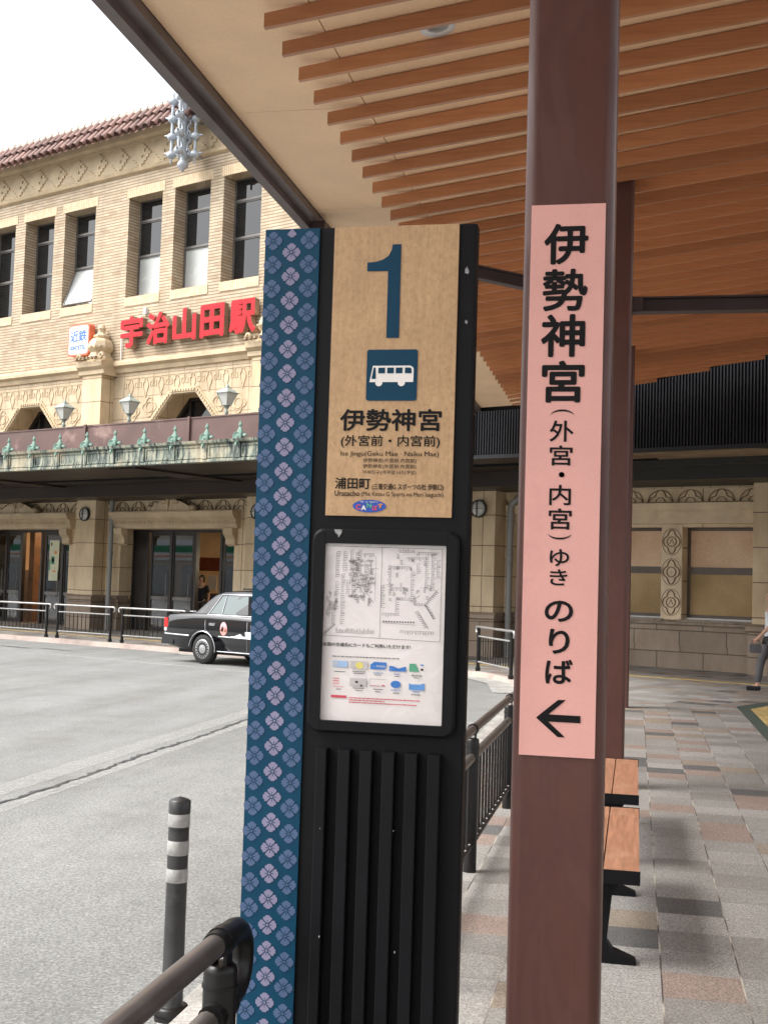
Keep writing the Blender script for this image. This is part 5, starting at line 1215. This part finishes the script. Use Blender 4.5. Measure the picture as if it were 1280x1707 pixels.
# ------------------------------------------------------------------ platform railings
RX = -0.887
def rail(name, label, y0, y1, posts, curl0, curl1):
    t = thing(name, label, 'railing', (RX, (y0 + y1) / 2, 0), 'railings along the platform edge')
    b = MB(); b.tube([(RX, y0, 0.80), (RX, y1, 0.80)], 0.0255, 16); mk('handrail', b, 'rail_brown', t)
    for on, ye, sg in ((curl0, y0, -1), (curl1, y1, 1)):
        if not on: continue
        b = MB(); p = [(RX, ye - sg * 0.04, 0.80), (RX, ye + sg * 0.06, 0.80)]
        for k in range(1, 10):
            a = R(90 - 20 * k); p.append((RX, ye + sg * (0.06 + 0.072 * math.cos(a)), 0.728 + 0.072 * math.sin(a)))
        p.append((RX, ye + sg * 0.035, 0.66))
        b.tube(p, 0.0285, 16); b.tube([(RX, ye - sg * 0.07, 0.80), (RX, ye - sg * 0.03, 0.80)], 0.0295, 16); b.tube([(RX, ye - sg * 0.034, 0.80), (RX, ye - sg * 0.030, 0.80)], 0.0305, 16)
        mk('end_cap', b, 'rail_black', t)
    b = MB(); b.tube([(RX, y0 + 0.1, 0.645), (RX, y1 - 0.1, 0.645)], 0.027, 12, 0); mk('middle_rail', b, 'rail_brown', t)
    b = MB(); b.tube([(RX, y0 + 0.1, 0.155), (RX, y1 - 0.1, 0.155)], 0.021, 10); mk('bottom_rail', b, 'rail_black', t)
    for py in posts:
        b = MB(); b.lathe([(0.038, 0.0), (0.038, 0.735), (0.036, 0.745), (0.03, 0.75)], (RX, py, 0), 18)
        b.lathe([(0.041, 0.70), (0.041, 0.706)], (RX, py, 0), 18)
        b.box(RX - 0.02, RX - 0.012, py - 0.02, py + 0.02, 0.745, 0.785); b.box(RX + 0.012, RX + 0.02, py - 0.02, py + 0.02, 0.745, 0.785)
        b.tube([(RX, py - 0.018, 0.80), (RX, py + 0.018, 0.80)], 0.033, 14)
        for zz in (0.645, 0.155): b.tube([(RX, py - 0.055, zz), (RX, py + 0.055, zz)], 0.031 if zz > .5 else .026, 12)
        mk('post', b, 'rail_black', t)
    y = 7.313 - 0.1625 * 70; q = None
    while y < y1 - 0.15:
        if y > y0 + 0.15 and all(abs(y - p) > 0.05 for p in posts):
            if q is None:
                b = MB(); b.tube([(0, 0, 0.17), (0, 0, 0.63)], 0.009, 6, 0); b.lathe([(0.008, 0.174), (0.008, 0.180), (0.0, 0.183)], (0.010, 0, 0), 6, 1)
                q = mk('baluster', b, ['rail_black', 'rail_silver'], t, Vector((0, 0, 0))); c = q
            else: c = q.copy(); COL.objects.link(c); c.parent = t
            c.location = (0, y - OFF[t.name].y, 0)
        y += 0.1625
    return t
rail('platform_railing', 'brown topped railing with curled black end in the near left corner', -3.2, 2.66, (2.64, 0.6, -1.45), False, True)
rail('platform_railing', 'black baluster railing running away between totem and pink sign pillar', 4.62, 15.3, (4.86, 6.93, 9.0, 11.07, 13.14, 15.1), True, True)

# ------------------------------------------------------------------ bollard
t = thing('bollard', 'dark grey round bollard with three white reflective bands by the road', 'bollard', (-1.725, 4.563, -0.1))
b = MB(); cx, cy = -1.725, 4.563
b.lathe([(0.050, -0.096), (0.053, -0.08), (0.053, -0.055), (0.045, -0.045), (0.042, -0.04), (0.0405, 0.30), (0.0405, 0.66), (0.0425, 0.69), (0.0428, 0.735), (0.035, 0.742), (0.0, 0.753)], (cx, cy, 0), 28); mk('tube', b, 'bollard_grey', t)
b = MB(); b.lathe([(0.066, -0.098), (0.066, -0.055), (0.060, -0.045), (0.05, -0.044)], (cx, cy, 0), 28)
for k in range(40):
    a = 2 * math.pi * k / 40; b.box(cx + 0.066 * math.cos(a) - 0.0025, cx + 0.066 * math.cos(a) + 0.0025, cy + 0.066 * math.sin(a) - 0.0025, cy + 0.066 * math.sin(a) + 0.0025, -0.078, -0.072)
mk('base', b, 'rail_black', t)
for z0, z1 in ((0.638, 0.690), (0.530, 0.585), (0.426, 0.478)):
    b = MB(); b.lathe([(0.0412, z0), (0.0424, z0 + .002), (0.0424, z1 - .002), (0.0412, z1)], (cx, cy, 0), 28); mk('reflective_band', b, 'reflective', t)

# ------------------------------------------------------------------ benches
def bench(y0, label):
    t = thing('bench', label, 'bench', (-0.12, y0 + 0.79, 0), 'wooden benches behind the pillars')
    for x0, x1 in ((-0.112, 0.038), (-0.268, -0.118)):
        b = MB(); b.prism(rrect(x0, x1, y0 + 0.012, y0 + 1.565, 0.012, 3), 0.392, 0.42, 'z'); mk('board', b, 'bench_wood', t)
    for ye in (y0, y0 + 1.567):
        b = MB(); b.prism(rrect(-0.272, 0.042, ye - 0.002, ye + 0.010, 0.004, 2), 0.365, 0.4225, 'z'); mk('end_plate', b, 'black_metal', t)
    b = MB(); b.box(-0.23, 0.0, y0 + 0.02, y0 + 1.55, 0.372, 0.391); mk('frame', b, 'black_metal', t)
    for ye in (y0 + 0.09, y0 + 1.30):
        b = MB(); b.prism([(-0.20, 0.371), (-0.03, 0.371), (-0.075, 0.30), (-0.095, 0.10), (-0.07, 0.065), (0.026, 0.028), (0.032, 0.012), (0.026, 0.0), (-0.258, 0.0), (-0.262, 0.012), (-0.256, 0.028), (-0.16, 0.065), (-0.135, 0.10), (-0.155, 0.30)], ye, ye + 0.06, 'y')
        mk('leg', b, 'black_metal', t)
    return t
bench(5.35, 'nearer wooden slat bench with black ends behind the pink sign pillar')
bench(7.345, 'farther wooden slat bench with black ends before the second pillar')

# ------------------------------------------------------------------ railings before the station doors
FL = ['leftmost railing section before the shop doors', 'railing section before the pillar with drainpipe', 'railing section partly behind the taxi boot', 'railing section behind the taxi cabin', 'railing section hidden behind taxi and totem']
def fence_unit(t, a, c, n, z=0.0, bal=12):
    b = MB()
    p = [(a - 0.12, n, 0.74), (a - 0.155, n, 0.79), (a - 0.12, n, 0.845), (a - 0.06, n, 0.85), (c + 0.06, n, 0.85), (c + 0.12, n, 0.845), (c + 0.155, n, 0.79), (c + 0.12, n, 0.74)]
    b.tube(p, 0.024, 8); mk('handrail', b, 'rail_silver', t)
    b = MB(); b.tube([(a, n, 0.67), (c, n, 0.67)], 0.018, 8); b.tube([(a, n, 0.18), (c, n, 0.18)], 0.018, 8); mk('cross_rail', b, 'pipe_grey', t)
    for s in (a, c):
        b = MB(); b.tube([(s, n, 0.0), (s, n, 0.84)], 0.035, 10); b.tube([(s, n, 0.0), (s, n, 0.07)], 0.052, 10); mk('post', b, 'rail_black', t)
    q = None
    for k in range(bal):
        s = a + (c - a) * (k + 1) / (bal + 1)
        if q is None: b = MB(); b.tube([(0, 0, 0.19), (0, 0, 0.66)], 0.010, 6); q = mk('baluster', b, 'rail_black', t, Vector((0, 0, 0))); e = q
        else: e = q.copy(); COL.objects.link(e); e.parent = t
        e.location = (s - OFF[t.name].x, n - OFF[t.name].y, 0)
fu = None
for i, lb in enumerate(FL):
    a = -27.47 + i * 2.42
    if fu is None:
        fu = bthing('station_railing', 'black ' + lb, 'railing', a + 1.0, 20.5, 0, 'railings along the station kerb'); fence_unit(fu, a, a + 1.99, 20.5)
    else: dup(fu, bw(a + 1.0, 20.5), 'black ' + lb)
ang = math.atan2(21.55 - 23.72, -2.02 + 3.0)
dup(fu, Vector((-2.55, 22.72, 0)), 'black railing section seen between totem and pink sign pillar', ang)

# ------------------------------------------------------------------ taxi
TX = lthing('taxi', 'black saloon taxi with pink round door emblem, half behind the totem', 'taxi', bw(-18.55, 17.9, -0.1), None, BROT)
W_ = 1.69
def loft(stations):
    """stations: (x, [(y offset from near side, z) ...]) for the near half; mirrored across the middle"""
    b = MB(); n = len(stations[0][1]); rows = []
    for x, pts in stations:
        row = [(x, y, z) for y, z in pts] + [(x, W_ - y, z) for y, z in pts[::-1]]
        rows.append(row)
    m = 2 * n; vs = [p for r_ in rows for p in r_]
    fs = [(i * m + k, i * m + (k + 1) % m, (i + 1) * m + (k + 1) % m, (i + 1) * m + k) for i in range(len(rows) - 1) for k in range(m)]
    b.add(vs, fs, 0, True); b.add(rows[0], [tuple(range(m))], 0); b.add(rows[-1], [tuple(range(m))], 0)
    return b
def sec(x, zb, zt, yin, crown=0.02, bel=0.0):
    """lower body section: sill zb, deck height zt, yin = inset of deck edge"""
    zm = zb + (zt - zb) * 0.55
    return (x, [(0.10 + bel, zb), (0.035 + bel, zb + 0.05), (0.008 + bel, zm - 0.16), (0.0 + bel, zm), (0.018 + bel, zt - 0.10), (0.035 + bel + yin * .3, zt - 0.035), (0.075 + bel + yin, zt - 0.005), (0.32 + bel, zt + crown)])
stn = [sec(0.02, 0.36, 0.93, 0.03, .0, .07), sec(0.05, 0.34, 0.97, 0.02, .005, .04), sec(0.16, 0.32, 0.99, 0.015, .01, .012), sec(0.45, 0.28, 1.01, 0.01), sec(0.9, 0.25, 1.03, 0.0), sec(1.3, 0.24, 1.03, 0.0), sec(2.0, 0.235, 1.02, 0.0), sec(2.7, 0.235, 1.0, 0.0), sec(3.25, 0.24, 0.985, 0.0),
       sec(3.6, 0.25, 0.96, 0.0), sec(4.1, 0.27, 0.93, 0.01), sec(4.45, 0.30, 0.89, 0.015, .01, .02), sec(4.62, 0.33, 0.83, 0.02, .0, .05), sec(4.68, 0.36, 0.76, 0.03, .0, .09)]
bodym = loft(stn); body = mk('body', bodym, 'car_paint', TX)
for (cxw) in (1.14, 3.925):                                     # cut the wheel arches
    cb = MB(); cb.lathe([(0.345, -0.2), (0.345, 0.26)], (cxw, 0, 0.30), 40, axis='y'); cb.lathe([(0.345, W_ - 0.26), (0.345, W_ + 0.2)], (cxw, 0, 0.30), 40, axis='y')
    cut = mk('wheel_arch_cutter', cb, 'tyre', None, Vector((0, 0, 0)))
    cut.location = TX.location; cut.rotation_euler = TX.rotation_euler
    md = body.modifiers.new('arch', 'BOOLEAN'); md.object = cut; md.operation = 'DIFFERENCE'; md.solver = 'EXACT'
    bpy.context.view_layer.update()
    nm = bpy.data.meshes.new_from_object(body.evaluated_get(bpy.context.evaluated_depsgraph_get()))
    body.modifiers.clear(); body.data = nm; bpy.data.objects.remove(cut)
def gsec(x, zt, yt, zb=0.97): return (x, [(0.055, zb), (0.07, zb + 0.06), (0.07 + (yt - 0.07) * 0.75, zb + (zt - zb) * 0.8), (yt, zt - 0.02), (yt + 0.09, zt), (yt + 0.3, zt + 0.015)])
gs = [gsec(0.80, 1.04, 0.10, 1.0), gsec(0.98, 1.16, 0.13), gsec(1.18, 1.33, 0.17), gsec(1.34, 1.43, 0.19), gsec(1.55, 1.475, 0.20), gsec(2.0, 1.495, 0.20), gsec(2.5, 1.49, 0.20), gsec(2.75, 1.455, 0.20), gsec(3.0, 1.30, 0.16), gsec(3.2, 1.13, 0.11), gsec(3.36, 1.0, 0.08, 0.96)]
mk('cabin', loft(gs), 'car_paint', TX)
def yside(z): return 0.07 + (0.20 - 0.07) * max(0, (z - 1.03)) / 0.46 - 0.004
def glassp(pts, name='side_window', m='car_glass', off=0.0, far=False):
    b = MB(); vs = [(x, yside(z) - off if not far else W_ - yside(z) + off, z) for x, z in pts]; b.add(vs, [tuple(range(len(pts)))]); return mk(name, b, m, TX)
for far in (False, True):
    glassp([(1.27, 1.025), (1.60, 1.02), (1.63, 1.39), (1.53, 1.39)], far=far); glassp([(1.63, 1.02), (2.30, 1.01), (2.30, 1.395), (1.65, 1.392)], far=far); glassp([(2.42, 1.01), (3.12, 1.0), (2.72, 1.38), (2.42, 1.395)], far=far)
b = MB(); b.add([(0.86, 0.22, 1.075), (0.86, W_ - 0.22, 1.075), (1.30, W_ - 0.30, 1.415), (1.30, 0.30, 1.415)], [(0, 1, 2, 3)]); mk('rear_window', b, 'car_glass', TX)
b = MB(); b.add([(3.30, 0.16, 1.06), (3.30, W_ - 0.16, 1.06), (2.80, W_ - 0.28, 1.45), (2.80, 0.28, 1.45)], [(0, 1, 2, 3)]); mk('windscreen', b, 'car_glass', TX)
b = MB()
def trim(pts, r_=0.011): b.tube([(x, yside(z) - 0.008, z) for x, z in pts], r_, 6)
trim([(1.24, 1.005), (1.52, 1.41), (2.36, 1.415), (2.75, 1.40)]); trim([(1.22, 1.0), (2.4, 0.995), (3.2, 0.985)], 0.014); trim([(1.615, 1.02), (1.64, 1.39)], 0.008)
b.tube([(1.60, 0.0, 0.575), (3.50, 0.0, 0.55)], 0.016, 6); b.tube([(0.06, 0.03, 0.57), (0.30, 0.004, 0.565), (0.78, -0.003, 0.555)], 0.020, 6); b.tube([(0.05, 0.04, 0.60), (0.02, 0.3, 0.60), (0.02, W_ - 0.3, 0.60)], 0.02, 6)
b.tube([(1.55, 0.03, 0.275), (3.5, 0.03, 0.27)], 0.012, 6)
b.tube([(1.14 + 0.36 * math.cos(a), 0.004, 0.30 + 0.36 * math.sin(a)) for a in [R(-8 + 7 * k) for k in range(27)]], 0.012, 6)
mk('chrome_trim', b, 'chrome', TX)
b = MB(); b.box(2.34, 2.41, yside(1.0) + 0.0, yside(1.0) + 0.03, 0.99, 1.0)
b.prism([(2.31, 1.01), (2.41, 1.0), (2.41, 1.39), (2.31, 1.39)], 0.06, 0.07, 'y'); mk('door_pillar', b, 'car_paint', TX)
b = MB()
for x in (2.35, ): b.tube([(x, -0.002, 0.56), (x - 0.01, 0.012, 0.86), (x, 0.05, 0.99)], 0.005, 5); b.tube([(x, 0.0, 0.55), (x, 0.03, 0.28)], 0.005, 5)
b.tube([(1.25, 0.045, 0.99), (1.20, 0.012, 0.86), (1.22, -0.002, 0.70), (1.42, -0.002, 0.56)], 0.005, 5)
mk('door_seam', b, 'chrome', TX)
b = MB()
for x in (1.33, 2.45): b.prism(rrect(x, x + 0.16, 0.785, 0.84, 0.02, 3), -0.015, 0.012, 'y')
mk('door_handle', b, 'chrome', TX)
b = MB(); b.prism(rrect(0.028, 0.13, 0.70, 0.90, 0.015, 3), 0.022, 0.10, 'y', 0); b.prism(rrect(0.03, 0.10, 0.63, 0.695, 0.01, 3), 0.022, 0.10, 'y', 1); mk('tail_light', b, ['tail_red', 'white'], TX)
b = MB(); b.prism(rrect(0.028, 0.13, 0.70, 0.90, 0.015, 3), W_ - 0.1, W_ - 0.022, 'y', 0); mk('tail_light', b, ['tail_red'], TX)
b = MB(); b.box(-0.03, 0.30, 0.02, W_ - 0.02, 0.36, 0.57); b.box(-0.035, 0.0, 0.2, W_ - 0.2, 0.55, 0.58); mk('bumper', b, 'car_paint', TX)
b = MB(); b.box(4.6, 4.74, 0.05, W_ - 0.05, 0.34, 0.55); mk('bumper', b, 'car_paint', TX)
for cxw in (1.14, 3.925):
    for y0, sg in ((0.02, 1), (W_ - 0.02, -1)):
        b = MB(); b.lathe([(0.19, y0), (0.27, y0), (0.297, y0 + sg * 0.03), (0.302, y0 + sg * 0.09), (0.297, y0 + sg * 0.16), (0.27, y0 + sg * 0.19)], (cxw, 0, 0.302), 36, axis='y'); wh = mk('wheel', b, 'tyre', TX)
        b = MB(); b.lathe([(0.0, y0 - sg * 0.012), (0.06, y0 - sg * 0.010), (0.10, y0 + sg * 0.004), (0.185, y0 - sg * 0.006), (0.20, y0 + sg * 0.004), (0.20, y0 + sg * 0.02)], (cxw, 0, 0.302), 32, 0, 'y')
        for k in range(18):
            a = 2 * math.pi * k / 18; ca, sa = math.cos(a), math.sin(a)
            q = [(0.135, -0.011), (0.178, -0.014), (0.178, 0.014), (0.135, 0.011)]
            b.add([(cxw + x * ca - z * sa, y0 - sg * 0.0085, 0.302 + x * sa + z * ca) for x, z in q], [(0, 1, 2, 3)], 1)
        mk('hubcap', b, ['hubcap', 'tyre'], wh)
b = MB(); b.box(0.25, 4.5, 0.25, W_ - 0.25, 0.20, 0.3); mk('underbody', b, 'tyre', TX)
b = MB(); cxe, cze = 1.73, 0.735
b.add([(cxe + 0.095 * math.cos(k * math.pi / 16), -0.006, cze + 0.135 * math.sin(k * math.pi / 16)) for k in range(33)], [tuple(range(33))], 0)
b.add([(cxe + 0.095 * math.cos(R(10 + k * 10)), -0.008, cze + 0.135 * math.sin(R(10 + k * 10))) for k in range(17)], [tuple(range(17))], 1)
for x, z, w2, h2 in ((-0.042, -0.045, 0.075, 0.105), (0.048, -0.05, 0.03, 0.05)): b.add([(cxe + x - w2 / 2, -0.010, cze + z), (cxe + x + w2 * .4, -0.010, cze + z - 0.015), (cxe + x + w2 / 2, -0.010, cze + z + h2 * .6), (cxe + x + w2 * .15, -0.010, cze + z + h2)], [(0, 1, 2, 3)], 2)
mk('door_emblem', b, ['decal_pink', 'decal_pink_pale', 'ink'], TX)
b = MB(); x = 1.92; pts = [(1.90, 0.575)]
for dx, dz in ((0, .01), (.06, .025), (.10, .02), (.14, .035), (.18, .05), (.22, .06), (.26, .075), (.30, .055), (.33, .03), (.37, .025), (.40, .022), (.40, .07), (.39, .12), (.60, .12), (.60, .0)): pts.append((1.92 + dx, 0.578 + dz))
pts.append((2.52, 0.575)); b.add([(p[0], -0.011, p[1]) for p in pts], [tuple(range(len(pts)))])
mk('shrine_decal', b, 'white', TX)
b = MB(); b.lathe([(0.0, 0), (0.032, 0.0)], (1.14, yside(1.13) + 0.016, 1.13), 14, axis='y'); mk('badge', b, 'white', TX)
b = MB(); b.box(1.75, 2.35, 0.5, W_ - 0.5, 1.515, 1.55); b.box(2.1, 2.3, 0.55, W_ - 0.55, 1.55, 1.66); mk('roof_sign', b, 'tyre', TX)
b = MB(); b.box(1.7, 2.3, 0.3, 0.75, 0.6, 1.2); b.box(1.7, 2.3, 0.95, 1.4, 0.6, 1.2); mk('seat', b, 'interior_dark', TX)

# ------------------------------------------------------------------ people (one skinned surface each; hair and clothes are children)
def skin_mesh(name, joints, bones, mat_, parent, sub=2):
    me = bpy.data.meshes.new(name); me.from_pydata([j[0] for j in joints], bones, [])
    o = bpy.data.objects.new(name, me); COL.objects.link(o)
    sk = o.modifiers.new('skin', 'SKIN'); sk.use_smooth_shade = True
    for i, j in enumerate(joints):
        r_ = j[1]; me.skin_vertices[0].data[i].radius = r_ if isinstance(r_, tuple) else (r_, r_)
    me.skin_vertices[0].data[0].use_root = True
    sb = o.modifiers.new('sub', 'SUBSURF'); sb.levels = sub; sb.render_levels = sub
    bpy.context.view_layer.update()
    nm = bpy.data.meshes.new_from_object(o.evaluated_get(bpy.context.evaluated_depsgraph_get()))
    nm.name = name; bpy.data.objects.remove(o)
    nm.materials.clear(); nm.materials.append(M[mat_]); nm.polygons.foreach_set('use_smooth', [True] * len(nm.polygons))
    o = bpy.data.objects.new(name, nm); COL.objects.link(o); o.parent = parent; return o
def person(label, loc, rotz, top, low, arms, legs, hair, skirt=False):
    t = lthing('person', label, 'person', loc, None, rotz)
    J = []; Bn = []
    def j(p, r_): J.append((p, r_)); return len(J) - 1
    def bone_(a, b_): Bn.append((a, b_))
    pel = j((0, 0, 0.93), (0.15, 0.11)); ch = j((0, 0.01, 1.20), (0.15, 0.10)); sh = j((0, 0, 1.36), (0.12, 0.085)); nk = j((0, -0.01, 1.46), 0.052)
    chn = j((0, -0.02, 1.54), (0.062, 0.072)); hd = j((0, -0.015, 1.62), (0.074, 0.092)); tp2 = j((0, -0.005, 1.69), (0.052, 0.062)); ns = j((0, -0.118, 1.595), 0.010)
    for a, b_ in ((pel, ch), (ch, sh), (sh, nk), (nk, chn), (chn, hd), (hd, tp2), (hd, ns)): bone_(a, b_)
    for sx in (-1, 1):
        e = j((sx * 0.078, -0.0, 1.61), 0.014); bone_(hd, e)
    hands = []
    for sx, (el_, wr) in zip((-1, 1), arms):
        s1 = j((sx * 0.17, 0, 1.36), 0.055); e1 = j(el_, 0.040); w1 = j(wr, 0.026); bone_(sh, s1); bone_(s1, e1); bone_(e1, w1)
        d = (Vector(wr) - Vector(el_)).normalized(); side = d.cross(Vector((1, 0, 0))).normalized()
        pm_ = Vector(wr) + d * 0.07; p1 = j(tuple(pm_), (0.030, 0.020)); bone_(w1, p1)
        for k, ln_ in enumerate((0.062, 0.072, 0.066, 0.052)):
            bse = pm_ + side * (k - 1.5) * 0.020 + d * 0.02; f1 = j(tuple(bse), 0.009); f2 = j(tuple(bse + d * ln_ * 0.55), 0.008); f3 = j(tuple(bse + d * ln_ * 0.9 + Vector((-sx * 0.02, 0, 0))), 0.006)
            bone_(p1, f1); bone_(f1, f2); bone_(f2, f3)
        th = j(tuple(Vector(wr) + d * 0.04 + side * -0.045 + Vector((-sx * .01, 0, 0))), 0.010); bone_(w1, th); th2 = j(tuple(Vector(wr) + d * 0.085 + side * -0.055 + Vector((-sx * .02, 0, 0))), 0.008); bone_(th, th2)
        hands.append(tuple(pm_))
    for sx, (kn, an, toe) in zip((-1, 1), legs):
        h1 = j((sx * 0.095, 0, 0.88), 0.088); k1 = j(kn, 0.056); a1 = j(an, 0.037); t1 = j(toe, (0.036, 0.024)); bone_(pel, h1); bone_(h1, k1); bone_(k1, a1); bone_(a1, t1)
    bd = skin_mesh('body', J, Bn, 'skin', t)
    # clothes: the same limbs a little wider
    cj = [((0, 0, 0.86), (0.185, 0.145)), ((0, 0.01, 1.20), (0.168, 0.118)), ((0, 0, 1.36), (0.135, 0.10)), ((0, -0.005, 1.425), 0.065)]; cbn = [(0, 1), (1, 2), (2, 3)]
    for sx, (el_, wr) in zip((-1, 1), arms):
        n0 = len(cj); cj.append(((sx * 0.175, 0, 1.36), 0.07)); m_ = Vector((sx * 0.17, 0, 1.36)).lerp(Vector(el_), 0.8); cj.append((tuple(m_), 0.058)); cbn += [(2, n0), (n0, n0 + 1)]
    skin_mesh('shirt', cj, cbn, top, t)
    if skirt:
        b = MB(); b.lathe([(0.15, 1.0), (0.20, 0.88), (0.24, 0.6), (0.27, 0.42), (0.26, 0.42), (0.14, 0.98)], (0, 0, 0), 20); mk('skirt', b, low, t)
    else:
        lj = [((0, 0, 1.0), (0.165, 0.125))]; lb_ = []
        for sx, (kn, an, toe) in zip((-1, 1), legs):
            n0 = len(lj); lj += [((sx * 0.095, 0, 0.86), 0.10), (kn, 0.072), (tuple(Vector(an) + Vector((0, 0, 0.04))), 0.055)]; lb_ += [(0, n0), (n0, n0 + 1), (n0 + 1, n0 + 2)]
        skin_mesh('trousers', lj, lb_, low, t)
    lj = []; lb_ = []
    b = MB()
    for sx, (kn, an, toe) in zip((-1, 1), legs):
        A, Bq = Vector(an), Vector(toe); b.tube([A + Vector((0, 0.04, -0.035)), A + Vector((0, -0.02, -0.03)), Bq + Vector((0, -0.03, -0.0))], 0.045, 10, rs=[0.040, 0.048, 0.036])
    mk('shoe', b, 'cloth_black', t)
    b = MB(); prof = [(0.0, 1.735), (0.05, 1.728), (0.088, 1.695), (0.100, 1.64), (0.098, 1.58)] + [(0.092, 1.54), (0.07, 1.50), (0.03, 1.485)]
    b.lathe([(r_, z) for r_, z in prof], (0, 0.022, 0), 18)
    if hair == 'bun': b.lathe([(0.0, -0.05), (0.04, -0.035), (0.05, 0.0), (0.04, 0.035), (0, 0.05)], (0, 0.13, 1.66), 12)
    mk('hair', b, 'hair', t)
    b = MB()
    for sx in (-1, 1): b.lathe([(0, -0.004), (0.011, 0.0), (0.0, 0.003)], (sx * 0.031, -0.098, 1.618), 10, 0, 'y')
    b.lathe([(0, -0.003), (0.02, 0.0)], (0, -0.092, 1.555), 8, 1, 'y'); mk('face', b, ['ink', 'decal_pink'], t)
    return t, hands
stand = (((-0.10, 0, 0.50), (-0.10, 0.02, 0.085), (-0.11, -0.13, 0.035)), ((0.10, 0, 0.50), (0.10, 0.02, 0.085), (0.11, -0.13, 0.035)))
hang = (((-0.24, 0.03, 1.10), (-0.25, -0.03, 0.86)), ((0.24, 0.03, 1.10), (0.25, -0.03, 0.86)))
person('person in black top and beige skirt standing inside the shop doorway', bw(-34.95, 27.3, 0.02), BROT + R(-100), 'cloth_black', 'cloth_beige', (((-0.22, -0.05, 1.10), (-0.16, -0.28, 1.08)), ((0.22, -0.05, 1.10), (0.16, -0.28, 1.08))), stand, 'bun', True)
person('person in dark clothes standing inside the open station doorway', bw(-26.75, 27.4, 0.02), BROT + R(20), 'cloth_black', 'cloth_grey', hang, stand, 'short')
walk = (((-0.10, -0.16, 0.50), (-0.10, -0.20, 0.10), (-0.11, -0.35, 0.06)), ((0.10, 0.06, 0.50), (0.10, 0.30, 0.13), (0.11, 0.18, 0.045)))
wt, hd_ = person('person in white top and grey trousers walking in at the right edge', (2.25, 21.4, 0.0), R(-82), 'cloth_white', 'cloth_grey', (((-0.23, 0.12, 1.10), (-0.23, 0.02, 0.86)), ((0.23, -0.08, 1.12), (0.22, -0.27, 0.93))), walk, 'short')
# the small dark bag in the walker's hand
hp = wt.matrix_basis @ Vector(hd_[1])
b = MB(); b.prism(rrect(-0.10, 0.10, -0.20, -0.05, 0.03, 3), -0.025, 0.025, 'y'); b.tube([(-0.07, 0, -0.05), (-0.06, 0, 0.0), (0.0, 0, 0.015), (0.06, 0, 0.0), (0.07, 0, -0.05)], 0.008, 6)
one('handbag', b, 'cloth_grey', 'small dark bag held by the walker at the right edge', 'bag', hp + Vector((0, 0, -0.012)), None, R(-82) + R(90), (0, 0, 0))

# ------------------------------------------------------------------ the far side of the square, seen mirrored in the station glass
t = bthing('corner_store', 'white corner store with green and orange fascia across the square', 'building', -70, -24)
b = MB(); b.box(-105, -38, -34, -24, -0.1, 3.2, 0); b.box(-105, -38, -34, -24.2, 5.0, 13.0, 0); mk('wall', b, ['store_beige'], t)
b = MB(); b.box(-105, -38, -24.3, -23.8, 3.2, 5.0, 0); b.box(-105, -38, -23.8, -23.75, 3.9, 4.5, 1); b.box(-105, -38, -23.8, -23.75, 3.5, 3.62, 2); mk('fascia', b, ['white', 'store_green', 'store_orange'], t)
b = MB()
for k in range(16): b.box(-104 + k * 4, -101 + k * 4, -23.99, -23.9, 0.2, 2.8)
mk('shop_window', b, 'blind_or_glare', t)
